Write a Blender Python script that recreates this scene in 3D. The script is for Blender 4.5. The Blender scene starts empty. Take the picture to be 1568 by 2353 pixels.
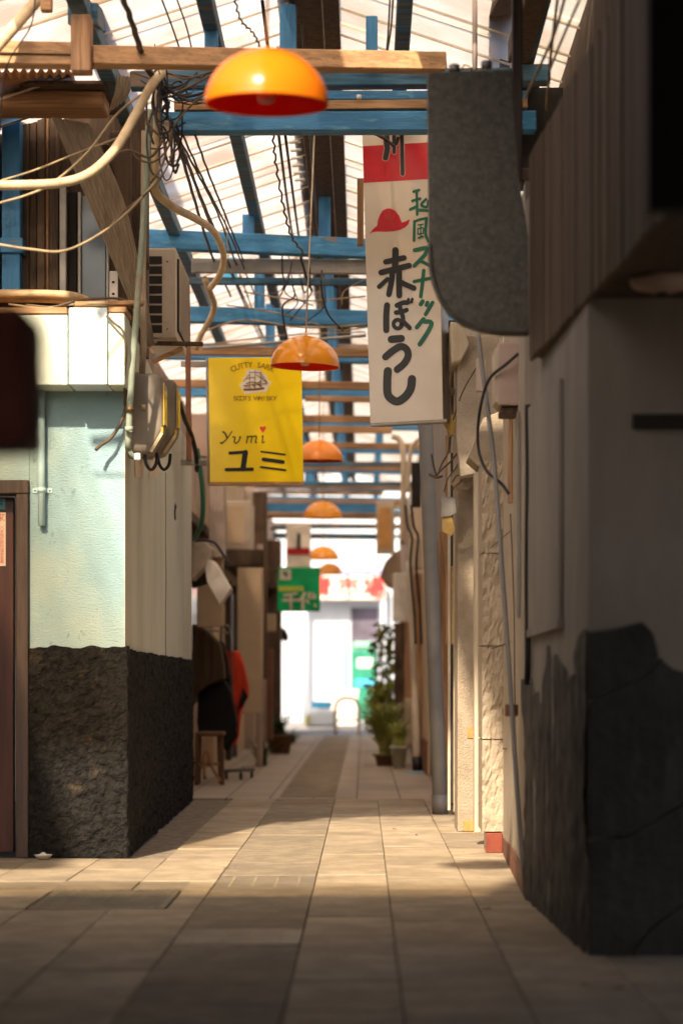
import bpy, bmesh, math, random
from mathutils import Vector, Matrix, noise
from mathutils.geometry import tessellate_polygon
R = math.radians
rnd = random.Random(7)
sc = bpy.context.scene
C = sc.collection

# ------------------------------------------------------------------ camera, sky, sun, exposure
CAMH, FPX, VX, VY = 0.9, 4900.0, 834.0, 1566.0      # eye height, focal length and vanishing point of the alley (1568 px wide picture)
cam_d = bpy.data.cameras.new('camera'); cam = bpy.data.objects.new('camera', cam_d); C.objects.link(cam)
cam.location = (0, 0, CAMH); cam.rotation_euler = (R(90), 0, 0)
cam_d.sensor_fit = 'HORIZONTAL'; cam_d.sensor_width = 24.0; cam_d.lens = 24.0 * FPX / 1568.0
cam_d.shift_x = -(VX - 784.0) / 1568.0; cam_d.shift_y = (VY - 1176.0) / 1568.0
cam_d.clip_end = 2000; cam_d.clip_start = 0.05
cam_d.dof.use_dof = True; cam_d.dof.focus_distance = 11.8; cam_d.dof.aperture_fstop = 1.7
sc.camera = cam
SUN_EL, SUN_AZ = R(37), R(14)
w = bpy.data.worlds.new('World'); sc.world = w; w.use_nodes = True
nt = w.node_tree; sky = nt.nodes.new('ShaderNodeTexSky'); sky.sky_type = 'NISHITA'; sky.sun_disc = False
sky.sun_elevation = SUN_EL; sky.sun_rotation = math.pi + SUN_AZ; sky.dust_density = 5.0; sky.air_density = 0.7; sky.ozone_density = 0.3
bg = nt.nodes['Background']; bg.inputs[1].default_value = 0.075
nt.links.new(sky.outputs[0], bg.inputs[0])
sun_d = bpy.data.lights.new('sun', 'SUN'); sun_d.energy = 3.6; sun_d.angle = R(1.4); sun_d.color = (1.0, 0.84, 0.64)
sun = bpy.data.objects.new('sun', sun_d); C.objects.link(sun)
sd = Vector((math.sin(SUN_AZ) * math.cos(SUN_EL), math.cos(SUN_AZ) * math.cos(SUN_EL), -math.sin(SUN_EL)))
sun.rotation_euler = sd.to_track_quat('-Z', 'Y').to_euler(); sun.location = (-3, -10, 12)
sc.view_settings.view_transform = 'Standard'; sc.view_settings.look = 'None'
sc.view_settings.gamma = 1.0; sc.view_settings.exposure = 1.48
sc.render.engine = 'CYCLES'; sc.cycles.use_denoising = True
sc.cycles.max_bounces = 10; sc.cycles.diffuse_bounces = 6; sc.cycles.transmission_bounces = 6; sc.cycles.transparent_max_bounces = 8
sc.cycles.caustics_reflective = False; sc.cycles.caustics_refractive = False
sc.cycles.sample_clamp_indirect = 8.0

# ------------------------------------------------------------------ materials
def ramp(nt, fac, p0, p1):
    r = nt.nodes.new('ShaderNodeMapRange'); r.interpolation_type = 'SMOOTHSTEP'
    r.inputs[1].default_value = p0; r.inputs[2].default_value = p1
    nt.links.new(fac, r.inputs[0]); return r.outputs[0]
def mixc(nt, fac, a, b, mode='MIX'):
    m = nt.nodes.new('ShaderNodeMix'); m.data_type = 'RGBA'; m.blend_type = mode
    if isinstance(fac, (int, float)): m.inputs[0].default_value = fac
    else: nt.links.new(fac, m.inputs[0])
    for i, v in ((6, a), (7, b)):
        if isinstance(v, tuple): m.inputs[i].default_value = (*v, 1)
        else: nt.links.new(v, m.inputs[i])
    return m.outputs[2]
def M(name, base, rough=0.7, var=0.2, scale=6, stretch=(1, 1, 1), c2=None, th=(0.5, 0.6), s2=4, st2=None, bump=0.25, bs=60,
      bst=None, metal=0.0, spec=0.4, obrnd=0.0, c3=None, th3=(0.62, 0.68), s3=25, st3=None, trans=0.0):
    m = bpy.data.materials.new(name); m.use_nodes = True; nt = m.node_tree; N = nt.nodes
    p = N['Principled BSDF']; p.inputs['Roughness'].default_value = rough; p.inputs['Metallic'].default_value = metal
    p.inputs['Specular IOR Level'].default_value = spec
    tc = N.new('ShaderNodeTexCoord'); oi = N.new('ShaderNodeObjectInfo')
    off = N.new('ShaderNodeVectorMath'); off.operation = 'SCALE'; off.inputs[0].default_value = (31, 17, 53)
    nt.links.new(oi.outputs['Random'], off.inputs['Scale'])
    add = N.new('ShaderNodeVectorMath'); nt.links.new(tc.outputs['Object'], add.inputs[0]); nt.links.new(off.outputs[0], add.inputs[1])
    def nz(s, st, det=4):
        mp = N.new('ShaderNodeMapping'); mp.inputs['Scale'].default_value = tuple(s * k for k in (st or (1, 1, 1)))
        nt.links.new(add.outputs[0], mp.inputs[0])
        n = N.new('ShaderNodeTexNoise'); n.inputs['Scale'].default_value = 1; n.inputs['Detail'].default_value = det
        n.inputs['Roughness'].default_value = 0.62
        nt.links.new(mp.outputs[0], n.inputs['Vector']); return n.outputs['Fac']
    lo = tuple(max(0, c * (1 - var)) for c in base); hi = tuple(min(1, c * (1 + var)) for c in base)
    col = mixc(nt, ramp(nt, nz(scale, stretch), 0.3, 0.7), lo, hi)
    if c2: col = mixc(nt, ramp(nt, nz(s2, st2 or stretch), *th), col, c2)
    if c3: col = mixc(nt, ramp(nt, nz(s3, st3), *th3), col, c3)
    if obrnd:
        mr = N.new('ShaderNodeMapRange'); mr.inputs[3].default_value = 1 - obrnd; mr.inputs[4].default_value = 1 + obrnd
        nt.links.new(oi.outputs['Random'], mr.inputs[0])
        h = N.new('ShaderNodeHueSaturation'); nt.links.new(mr.outputs[0], h.inputs['Value']); nt.links.new(col, h.inputs['Color']); col = h.outputs[0]
    nt.links.new(col, p.inputs['Base Color'])
    if bump:
        b = N.new('ShaderNodeBump'); b.inputs['Strength'].default_value = bump; b.inputs['Distance'].default_value = 0.01
        nt.links.new(nz(bs, bst or stretch, 6), b.inputs['Height']); nt.links.new(b.outputs[0], p.inputs['Normal'])
    if trans: p.inputs['Transmission Weight'].default_value = trans
    return m
VS, XS, YS = (6, 6, 0.5), (0.5, 6, 6), (6, 0.5, 6)
m_tile = M('paving_stone', (0.35, 0.275, 0.185), 0.72, 0.2, 5, obrnd=0.12, c2=(0.24, 0.185, 0.125), th=(0.47, 0.75), s2=2.6, bump=0.3, bs=70, c3=(0.19, 0.155, 0.12), th3=(0.60, 0.72), s3=34)
m_slab = M('concrete_slab', (0.285, 0.225, 0.15), 0.85, 0.2, 9, obrnd=0.08, c2=(0.23, 0.18, 0.125), s2=3, bump=0.6, bs=160, c3=(0.33, 0.29, 0.23), th3=(0.55, 0.65), s3=120)
m_steel = M('drain_steel', (0.235, 0.19, 0.13), 0.5, 0.2, 8, metal=0.2, bump=0.2)
m_plate = M('chequer_plate', (0.22, 0.19, 0.145), 0.55, 0.25, 6, metal=0.2, c2=(0.24, 0.19, 0.13), s2=4, bump=0.2)
m_mortar = M('mortar', (0.22, 0.175, 0.13), 0.9, 0.3, 20, bump=0.6, bs=100)
m_mint = M('mint_plaster', (0.28, 0.43, 0.47), 0.8, 0.07, 3, c2=(0.40, 0.50, 0.47), th=(0.42, 0.72), s2=1.3, st2=(1, 1, .8), bump=0.8, bs=55, bst=(1, 1, 3), c3=(0.15, 0.23, 0.25), th3=(0.60, 0.74), s3=14, st3=(1, 1, .5))
m_ledge = M('ledge_plaster', (0.60, 0.66, 0.56), 0.8, 0.06, 3, bump=0.6, bs=55)
m_side = M('grey_plaster', (0.56, 0.55, 0.45), 0.82, 0.06, 2, (.8, .8, .4), c2=(0.42, 0.41, 0.34), th=(0.45, 0.8), s2=1.3, st2=(1.6, 1.6, .35), bump=0.5, bs=60, bst=(1, 1, 1), c3=(0.36, 0.35, 0.29), th3=(0.66, 0.82), s3=9, st3=(1, 1, .4))
m_dado = M('black_stucco', (0.013, 0.0115, 0.010), 0.85, 0.5, 25, c2=(0.06, 0.043, 0.027), th=(0.60, 0.80), s2=9, bump=1.0, bs=85, c3=(0.028, 0.025, 0.022), th3=(0.60, 0.70), s3=60, spec=0.2)
m_cement = M('bare_cement', (0.10, 0.08, 0.06), 0.9, 0.5, 15, c2=(0.14, 0.11, 0.075), th=(0.5, 0.7), s2=12, bump=0.7, bs=70)
m_blue = M('blue_paint', (0.04, 0.20, 0.41), 0.55, 0.25, 4, XS, c2=(0.30, 0.20, 0.11), th=(0.64, 0.70), s2=5, st2=(0.6, 5, 5), bump=0.35, bs=25, c3=(0.10, 0.30, 0.46), th3=(0.55, 0.7), s3=9, st3=(.6, 3, 3))
m_bluez = M('blue_paint_post', (0.04, 0.19, 0.39), 0.55, 0.25, 4, VS, c2=(0.26, 0.17, 0.09), th=(0.68, 0.73), s2=5, st2=(5, 5, .6), bump=0.35, bs=25)
m_blued = M('weathered_blue', (0.045, 0.13, 0.21), 0.7, 0.45, 5, XS, c2=(0.17, 0.11, 0.07), th=(0.5, 0.6), s2=4, st2=(0.5, 6, 6), bump=0.4, bs=25)
m_wood = M('timber', (0.40, 0.225, 0.105), 0.65, 0.3, 5, XS, c2=(0.25, 0.13, 0.06), th=(0.52, 0.72), s2=9, st2=(0.25, 9, 9), bump=0.3, bs=16, c3=(0.14, 0.07, 0.035), th3=(0.70, 0.74), s3=7)
m_woodz = M('timber_post', (0.36, 0.20, 0.10), 0.65, 0.3, 5, VS, c2=(0.18, 0.095, 0.05), th=(0.5, 0.7), s2=9, st2=(9, 9, .25), bump=0.3, bs=16)
m_oldz = M('dark_boards', (0.085, 0.052, 0.032), 0.75, 0.4, 5, VS, c2=(0.17, 0.10, 0.055), th=(0.55, 0.75), s2=6, st2=(8, 8, .3), bump=0.4, bs=20)
m_slat = M('brown_slats', (0.10, 0.062, 0.034), 0.7, 0.3, 5, VS, bump=0.35, bs=20, obrnd=0.18)
m_panel = M('weathered_sheet', (0.40, 0.32, 0.23), 0.75, 0.2, 6, VS, c2=(0.22, 0.165, 0.11), th=(0.6, 0.75), s2=8, st2=(4, 4, .6), bump=0.3, bs=30)
m_cream = M('cream_conduit', (0.55, 0.42, 0.25), 0.5, 0.15, 12, bump=0.12, c2=(0.33, 0.24, 0.14), th=(0.58, 0.8), s2=9)
m_pipeg = M('green_grey_conduit', (0.28, 0.32, 0.25), 0.45, 0.12, 10, bump=0.1, c2=(0.25, 0.21, 0.15), th=(0.52, 0.7), s2=5)
m_pipeb = M('pale_blue_pipe', (0.50, 0.70, 0.74), 0.45, 0.08, 8, bump=0.08)
m_pole = M('grey_pole', (0.185, 0.175, 0.165), 0.5, 0.1, 4, bump=0.12, bs=30, c2=(0.235, 0.215, 0.185), th=(0.5, 0.8), s2=2.5)
m_black = M('black_cable', (0.018, 0.015, 0.018), 0.5, 0.2, 10, bump=0)
m_brownc = M('brown_cable', (0.10, 0.065, 0.035), 0.6, 0.3, 10, bump=0)
m_tanc = M('tan_cable', (0.30, 0.22, 0.12), 0.6, 0.3, 10, bump=0)
m_galv = M('galvanised', (0.095, 0.086, 0.070), 0.55, 0.25, 32, metal=0.15, bump=0.12, bs=40, c2=(0.14, 0.128, 0.105), th=(0.55, 0.65), s2=55)
m_white = M('sign_acrylic', (0.60, 0.505, 0.40), 0.16, 0.05, 3, bump=0.04, bs=9, spec=0.5)
m_yel = M('yellow_acrylic', (0.99, 0.69, 0.010), 0.14, 0.06, 2, bump=0.05, bs=7, spec=0.5)
m_grn = M('green_acrylic', (0.0, 0.42, 0.14), 0.25, 0.12, 3, bump=0.03)
m_red = M('red_print', (0.48, 0.010, 0.018), 0.2, 0.05, 4, bump=0.03, bs=9)
m_ink = M('black_print', (0.012, 0.010, 0.012), 0.4, 0.1, 4, bump=0.03, bs=9)
m_gink = M('green_print', (0.0, 0.115, 0.062),  0.4, 0.15, 9, bump=0.03, bs=9)
m_bink = M('brown_print', (0.17, 0.075, 0.012), 0.4, 0.1, 4, bump=0)
m_pink = M('pink_outline', (0.60, 0.30, 0.24), 0.3, 0.1, 4, bump=0)
m_wink = M('white_print', (0.78, 0.72, 0.62), 0.3, 0.05, 4, bump=0)
m_yink = M('yellow_print', (0.65, 0.60, 0.06), 0.3, 0.05, 4, bump=0)
m_hred = M('heart_print', (0.75, 0.04, 0.03), 0.3, 0.05, 4, bump=0)
m_alu = M('aluminium', (0.33, 0.31, 0.28), 0.45, 0.15, 6, metal=0.4, bump=0.1)
m_lamp = M('orange_enamel', (0.95, 0.34, 0.015), 0.16, 0.04, 2, bump=0.0, spec=0.6)
def lamp_mat(name, col, amt, rough=0.16):
    m = M(name, col, rough, 0.04, 2, bump=0.0, spec=0.6); nt = m.node_tree; N = nt.nodes; tr = N.new('ShaderNodeBsdfTranslucent'); tr.inputs[0].default_value = (*col, 1)
    mx = N.new('ShaderNodeMixShader'); mx.inputs[0].default_value = amt; nt.links.new(N['Principled BSDF'].outputs[0], mx.inputs[1]); nt.links.new(tr.outputs[0], mx.inputs[2]); nt.links.new(mx.outputs[0], N['Material Output'].inputs[0]); return m
m_lamp = lamp_mat('orange_plastic', (0.95, 0.25, 0.010), 0.3)
m_lampr = M('orange_enamel_dull', (0.95, 0.30, 0.04), 0.3, 0.06, 2, bump=0.0)
m_lampin = lamp_mat('red_lining', (0.85, 0.045, 0.006), 0.5, 0.5)
m_bulb = M('bulb_glass', (0.75, 0.55, 0.42), 0.2, 0.03, 3, bump=0)
m_meter = M('meter_casing', (0.20, 0.165, 0.125), 0.5, 0.12, 5, bump=0.08, c2=(0.28, 0.225, 0.155), th=(0.5, 0.8), s2=6)
m_mtrim = M('meter_yellow_trim', (0.55, 0.31, 0.015), 0.3, 0.1, 5, bump=0)
m_ac = M('ac_casing', (0.50, 0.43, 0.345), 0.5, 0.08, 5, bump=0.08, c2=(0.38, 0.31, 0.23), th=(0.55, 0.8), s2=5)
m_dark = M('dark_recess', (0.02, 0.017, 0.014), 0.8, 0.2, 5, bump=0.1)
m_door = M('red_brown_door', (0.055, 0.016, 0.010), 0.45, 0.3, 4, VS, bump=0.2, bs=15)
m_frame = M('brown_frame', (0.062, 0.040, 0.032), 0.6, 0.3, 5, VS, bump=0.25, bs=25)
m_brass = M('old_brass', (0.14, 0.085, 0.035), 0.5, 0.3, 20, metal=0.6, bump=0.1)
m_paper = M('paper', (0.62, 0.50, 0.38), 0.75, 0.05, 8, bump=0.05)
m_tag = M('yellow_tag', (0.60, 0.40, 0.13), 0.8, 0.1, 10, bump=0.1)
m_teal = M('teal_print', (0.06, 0.26, 0.27), 0.5, 0.1, 10, bump=0)
m_hose = M('hose', (0.42, 0.29, 0.155), 0.6, 0.25, 10, bump=0.3, bs=30)
m_glass = M('blue_window_glass', (0.10, 0.145, 0.185), 0.1, 0.1, 3, bump=0)
m_beige = M('beige_stucco', (0.40, 0.325, 0.235), 0.85, 0.1, 6, bump=1.0, bs=42, c3=(0.25, 0.19, 0.13), th3=(0.60, 0.70), s3=55, c2=(0.33, 0.26, 0.18), th=(0.6, 0.8), s2=4, st2=(1, 1, .5))
m_beigef = M('fine_stucco', (0.35, 0.28, 0.20), 0.85, 0.12, 8, bump=1.0, bs=90, c3=(0.20, 0.15, 0.10), th3=(0.60, 0.68), s3=110, c2=(0.28, 0.20, 0.13), th=(0.58, 0.8), s2=4, st2=(2, 2, .5))
m_pebble = M('pebble_wall', (0.44, 0.365, 0.28), 0.85, 0.1, 6, bump=0.9, bs=90, c3=(0.26, 0.20, 0.14), th3=(0.61, 0.70), s3=95, c2=(0.40, 0.31, 0.20), th=(0.6, 0.85), s2=3)
m_greyw = M('grey_painted_wall', (0.29, 0.25, 0.21), 0.7, 0.12, 2.5, (2, 2, .6), c2=(0.21, 0.175, 0.145), th=(0.52, 0.75), s2=1.6, st2=(2, 2, .5), bump=0.35, bs=40)
m_rbrown = M('red_brown_paint', (0.20, 0.085, 0.05), 0.6, 0.15, 6, bump=0.15)
m_tileb = M('red_brown_tile', (0.21, 0.055, 0.035), 0.25, 0.15, 8, bump=0.1)
m_ochre = M('ochre_patch', (0.40, 0.245, 0.075), 0.8, 0.15, 20, bump=0.6, bs=120)
m_trim = M('cream_trim', (0.54, 0.45, 0.33), 0.55, 0.07, 5, VS, bump=0.15)
m_jag = M('dark_peeling_coat', (0.085, 0.075, 0.065), 0.75, 0.4, 6, (3, 3, 1), bump=0.8, bs=20, bst=(1, 1, .3), c2=(0.15, 0.13, 0.11), th=(0.55, 0.7), s2=5, st2=(6, 6, 1))
m_blackstone = M('black_stone', (0.022, 0.020, 0.018), 0.6, 0.5, 4, c2=(0.045, 0.040, 0.035), th=(0.5, 0.7), s2=7, st2=(2, 2, .5), bump=0.6, bs=25)
m_maroon = M('maroon_lacquer', (0.42, 0.13, 0.11), 0.6, 0.3, 5, bump=0.1)
m_pinkbox = M('faded_pink_casing', (0.50, 0.36, 0.29), 0.6, 0.1, 5, bump=0.1)
m_brownw = M('brown_wall', (0.34, 0.25, 0.185), 0.8, 0.35, 2, (2, 2, .8), bump=0.3, bs=30)
m_tanw = M('tan_wall', (0.56, 0.43, 0.29), 0.8, 0.12, 2, bump=0.3, bs=40)
m_purp = M('grey_mauve_wall', (0.46, 0.37, 0.32), 0.8, 0.2, 2, (2, 2, .6), bump=0.2)
m_cloth_b = M('brown_cloth', (0.075, 0.048, 0.028), 0.9, 0.3, 6, VS, bump=0.4, bs=20)
m_cloth_k = M('black_cloth', (0.010, 0.009, 0.011), 0.9, 0.3, 6, bump=0.3)
m_cloth_o = M('orange_cloth', (0.72, 0.055, 0.018), 0.85, 0.25, 6, VS, bump=0.3, c2=(0.78, 0.20, 0.02), th=(0.62, 0.7), s2=3, st2=(3, 3, .4))
m_leaf = M('leaf', (0.15, 0.20, 0.045), 0.55, 0.5, 8, bump=0, obrnd=0.2, c2=(0.26, 0.24, 0.055), th=(0.5, 0.65), s2=6)
m_leafy = M('bright_leaf', (0.27, 0.31, 0.07), 0.5, 0.4, 8, bump=0, c2=(0.42, 0.38, 0.12), th=(0.5, 0.65), s2=6)
m_leafd = M('dark_leaf', (0.045, 0.075, 0.02), 0.55, 0.4, 8, bump=0, c2=(0.10, 0.085, 0.03), th=(0.55, 0.7), s2=6)
m_terra = M('terracotta', (0.15, 0.075, 0.04), 0.8, 0.2, 6, bump=0.2)
m_potw = M('pale_pot', (0.46, 0.44, 0.35), 0.7, 0.12, 6, bump=0.15)
m_wwall = M('white_render', (0.50, 0.54, 0.60), 0.8, 0.05, 3, bump=0.1)
m_asph = M('sunlit_street', (0.26, 0.25, 0.25), 0.9, 0.15, 4, bump=0.3)
m_gear = M('green_machine', (0.02, 0.22, 0.14), 0.4, 0.2, 4, bump=0)
m_carw = M('white_car_paint', (0.75, 0.76, 0.72), 0.25, 0.03, 3, bump=0)
m_rubber = M('rubber', (0.02, 0.02, 0.02), 0.8, 0.2, 5, bump=0.1)
m_chrome = M('rack_steel', (0.16, 0.16, 0.14), 0.35, 0.1, 5, metal=0.6, bump=0)
m_leafdry = M('dry_leaf', (0.10, 0.045, 0.02), 0.8, 0.3, 20, bump=0.2)
m_ceram = M('white_ceramic', (0.70, 0.68, 0.62), 0.25, 0.03, 5, bump=0)
m_green_h = M('green_hose', (0.02, 0.12, 0.07), 0.45, 0.15, 8, bump=0.1)
m_tarp = M('white_plastic', (0.72, 0.68, 0.62), 0.5, 0.06, 6, bump=0.2)
m_orangew = M('orange_board', (0.62, 0.32, 0.10), 0.5, 0.15, 5, bump=0.1)
m_bluet = M('blue_tarp', (0.06, 0.38, 0.62), 0.5, 0.1, 6, bump=0.2)
m_ground = M('earth', (0.20, 0.18, 0.155), 0.9, 0.2, 1, bump=0.3)
def roof_material(name='corrugated_plastic', clear=0.06, c1=(0.92, 0.86, 0.78), c2=(0.78, 0.64, 0.50)):
    m = bpy.data.materials.new(name); m.use_nodes = True; nt = m.node_tree; N = nt.nodes
    out = N['Material Output']; N.remove(N['Principled BSDF'])
    tc = N.new('ShaderNodeTexCoord'); oi = N.new('ShaderNodeObjectInfo')
    ad = N.new('ShaderNodeVectorMath'); sc_ = N.new('ShaderNodeVectorMath'); sc_.operation = 'SCALE'; sc_.inputs[0].default_value = (9, 5, 3)
    nt.links.new(oi.outputs['Random'], sc_.inputs['Scale']); nt.links.new(tc.outputs['Object'], ad.inputs[0]); nt.links.new(sc_.outputs[0], ad.inputs[1])
    n = N.new('ShaderNodeTexNoise'); n.inputs['Scale'].default_value = 1.6; n.inputs['Detail'].default_value = 5; nt.links.new(ad.outputs[0], n.inputs['Vector'])
    col = mixc(nt, ramp(nt, n.outputs['Fac'], 0.42, 0.70), c1, c2)
    tr = N.new('ShaderNodeBsdfTranslucent'); tp = N.new('ShaderNodeBsdfTransparent'); df = N.new('ShaderNodeBsdfDiffuse')
    nt.links.new(col, tr.inputs[0]); nt.links.new(col, tp.inputs[0]); nt.links.new(col, df.inputs[0])
    a = N.new('ShaderNodeMixShader'); a.inputs[0].default_value = 0.03; nt.links.new(tr.outputs[0], a.inputs[1]); nt.links.new(df.outputs[0], a.inputs[2])
    b = N.new('ShaderNodeMixShader'); b.inputs[0].default_value = clear; nt.links.new(a.outputs[0], b.inputs[1]); nt.links.new(tp.outputs[0], b.inputs[2])
    nt.links.new(b.outputs[0], out.inputs[0]); return m
m_roof = roof_material(); m_roofl = roof_material('stained_corrugated_plastic', 0.10, (0.86, 0.79, 0.74), (0.62, 0.48, 0.38)); m_film = None
def tint_material():  # tint for the added sheets that soften shadow edges
    m = bpy.data.materials.new('shadow_edge_tint'); m.use_nodes = True; nt = m.node_tree; N = nt.nodes; N.remove(N['Principled BSDF'])
    tp = N.new('ShaderNodeBsdfTransparent'); tp.inputs[0].default_value = (0.88, 0.86, 0.82, 1); nt.links.new(tp.outputs[0], N['Material Output'].inputs[0]); return m
m_tint = tint_material()

# ------------------------------------------------------------------ building helpers
def V(x, y, Z): return Vector(((x - VX) / FPX * Z, Z, CAMH + (VY - y) / FPX * Z))       # a measured spot at distance Z
ORG = {}
def put(name, bm, mat, parent=None, smooth=False):
    me = bpy.data.meshes.new(name); bmesh.ops.recalc_face_normals(bm, faces=bm.faces)
    o = bpy.data.objects.new(name, me)
    if parent is not None:
        org = ORG[parent.name]; o.parent = parent; ORG[o.name] = org
        bmesh.ops.translate(bm, vec=-org, verts=bm.verts)
        if parent.type == 'MESH' and parent.name in BASE: pass
    else:
        lo = Vector((min(v.co.x for v in bm.verts), min(v.co.y for v in bm.verts), min(v.co.z for v in bm.verts)))
        hi = Vector((max(v.co.x for v in bm.verts), max(v.co.y for v in bm.verts), lo.z))
        org = (lo + hi) / 2; org.z = lo.z; o.location = org; ORG[o.name] = org.copy()
        bmesh.ops.translate(bm, vec=-org, verts=bm.verts)
    if smooth:
        for f in bm.faces: f.smooth = True
    bm.to_mesh(me); bm.free(); me.materials.append(mat); C.objects.link(o)
    return o
BASE = {}
def tag(o, label, cat, group=None, kind=None):
    if label: o['label'] = label
    if cat: o['category'] = cat
    if group: o['group'] = group
    if kind: o['kind'] = kind
    return o
def thing(name, label, cat, loc, group=None):
    o = bpy.data.objects.new(name, None); C.objects.link(o); o.empty_display_size = 0.1
    o.location = loc; ORG[o.name] = Vector(loc); return tag(o, label, cat, group)
def structure(o): o['kind'] = 'structure'; return o
def copy_thing(src, delta):
    c = src.copy(); C.objects.link(c); c.location = src.location + Vector(delta); ORG[c.name] = c.location.copy()
    for ch in src.children:
        d = ch.copy(); C.objects.link(d); d.parent = c
        for g in ch.children:
            e = g.copy(); C.objects.link(e); e.parent = d
    return c
def hexa(bm, c8):
    v = [bm.verts.new(c) for c in c8]
    for f in ((0, 1, 2, 3), (4, 5, 6, 7), (0, 1, 5, 4), (1, 2, 6, 5), (2, 3, 7, 6), (3, 0, 4, 7)): bm.faces.new([v[i] for i in f])
    return v
def bx(bm, lo, hi):
    (a, b, c), (d, e, f) = lo, hi
    return hexa(bm, [(a, b, c), (d, b, c), (d, e, c), (a, e, c), (a, b, f), (d, b, f), (d, e, f), (a, e, f)])
def bev(bm, r, seg=2):
    if r: bmesh.ops.bevel(bm, geom=bm.edges[:], offset=r, segments=seg, affect='EDGES', profile=0.6)
def box(name, lo, hi, mat, parent=None, r=0.004, seg=1):
    bm = bmesh.new(); bx(bm, lo, hi); bev(bm, r, seg); return put(name, bm, mat, parent)
def dbox(name, x0, y0, x1, y1, Z, depth, mat, parent=None, r=0.004, seg=1):
    a, b = V(x0, y1, Z), V(x1, y0, Z); return box(name, (a.x, Z, a.z), (b.x, Z + depth, b.z), mat, parent, r, seg)
def beam(bm, a, b, w, h, up=Vector((0, 0, 1))):
    a, b = Vector(a), Vector(b); d = (b - a).normalized()
    s = d.cross(up)
    if s.length < 1e-3: s = Vector((1, 0, 0))
    s.normalize(); u = s.cross(d); s *= w / 2; u *= h / 2
    hexa(bm, [a - s - u, a + s - u, a + s + u, a - s + u, b - s - u, b + s - u, b + s + u, b - s + u])
def bar(name, a, b, w, h, mat, parent=None, r=0.004, up=Vector((0, 0, 1))):
    bm = bmesh.new(); beam(bm, a, b, w, h, up); bev(bm, r, 1); return put(name, bm, mat, parent)
def spline(pts, n=6):
    pts = [Vector(p) for p in pts]
    if len(pts) < 3: return pts
    P = [pts[0] * 2 - pts[1]] + pts + [pts[-1] * 2 - pts[-2]]; out = []
    for i in range(1, len(P) - 2):
        a, b, c, d = P[i - 1:i + 3]
        for k in range(n):
            t = k / n
            out.append(0.5 * ((2 * b) + (c - a) * t + (2 * a - 5 * b + 4 * c - d) * t * t + (3 * b - a - 3 * c + d) * t ** 3))
    return out + [pts[-1]]
def tb(bm, pts, r, seg=8, n=6):
    pts = spline(pts, n); rings = []; prev = None
    for i, p in enumerate(pts):
        d = (pts[min(i + 1, len(pts) - 1)] - pts[max(i - 1, 0)]).normalized()
        ref = Vector((0, 0, 1)) if abs(d.z) < 0.9 else Vector((1, 0, 0))
        if prev is not None: ref = prev
        s = d.cross(ref).normalized(); u = s.cross(d).normalized(); prev = u if abs(d.dot(u)) < .9 else None
        rr = r[i] if isinstance(r, list) else r
        rings.append([bm.verts.new(p + (s * math.cos(a) + u * math.sin(a)) * rr) for a in (2 * math.pi * k / seg for k in range(seg))])
    for q in range(len(rings) - 1):
        for k in range(seg): bm.faces.new([rings[q][k], rings[q][(k + 1) % seg], rings[q + 1][(k + 1) % seg], rings[q + 1][k]])
    bm.faces.new(rings[0]); bm.faces.new(rings[-1])
def tube(name, pts, r, mat, parent=None, seg=8, n=6):
    bm = bmesh.new(); tb(bm, pts, r, seg, n); return put(name, bm, mat, parent, True)
def lathe(name, c, prof, mat, parent=None, seg=32, axis='Z'):
    bm = bmesh.new(); rings = []
    for r, z in prof:
        if r < 1e-5: rings.append([bm.verts.new((c[0], c[1], c[2] + z))])
        else: rings.append([bm.verts.new((c[0] + r * math.cos(2 * math.pi * k / seg), c[1] + r * math.sin(2 * math.pi * k / seg), c[2] + z)) for k in range(seg)])
    for a, b in zip(rings, rings[1:]):
        for k in range(seg):
            q = [a[k % len(a)], a[(k + 1) % len(a)], b[(k + 1) % len(b)], b[k % len(b)]]
            q = list(dict.fromkeys(q))
            if len(q) > 2: bm.faces.new(q)
    return put(name, bm, mat, parent, True)
def prism(name, pts, thick, mat, parent=None, r=0.0, seg=2, smooth=False):        # pts: world outline; thick: vector
    bm = bmesh.new(); t = Vector(thick); a = [bm.verts.new(p) for p in pts]; b = [bm.verts.new(Vector(p) + t) for p in pts]
    bm.faces.new(a); bm.faces.new(b[::-1]); n = len(a)
    for i in range(n): bm.faces.new([a[i], a[(i + 1) % n], b[(i + 1) % n], b[i]])
    bev(bm, r, seg); return put(name, bm, mat, parent, smooth)
def dprism(name, pts, Z, depth, mat, parent=None, r=0.004, seg=1):
    return prism(name, [V(x, y, Z) for x, y in pts], (0, depth, 0), mat, parent, r, seg)
def onplane(P0, n):                                                              # pixel -> spot on a sign face
    cam0 = Vector((0, 0, CAMH))
    def f(x, y, lift=0.0):
        d = V(x, y, 1.0) - cam0; t = (P0 - cam0).dot(n) / d.dot(n); return cam0 + d * t + n * lift
    return f
def ribbon(pts, wd, cap=True):
    P = [Vector((p[0], p[1])) for p in pts]; L, Rr = [], []
    for i, p in enumerate(P):
        d = (P[min(i + 1, len(P) - 1)] - P[max(i - 1, 0)]).normalized(); nrm = Vector((-d.y, d.x)) * wd / 2
        L.append(p + nrm); Rr.append(p - nrm)
    out = list(L)
    d = (P[-1] - P[-2]).normalized(); a0 = math.atan2(d.x, -d.y)
    if cap:
        for k in range(1, 6):
            a = math.pi * k / 6; nrm = Vector((-d.y, d.x)); out.append(P[-1] + (nrm * math.cos(a) + d * math.sin(a)) * wd / 2 * (1 if True else 1))
    out += Rr[::-1]
    d = (P[0] - P[1]).normalized()
    if cap:
        for k in range(1, 6):
            a = math.pi * k / 6; nrm = Vector((-d.y, d.x)); out.append(P[0] + (nrm * math.cos(a) + d * math.sin(a)) * wd / 2)
    return out
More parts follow.
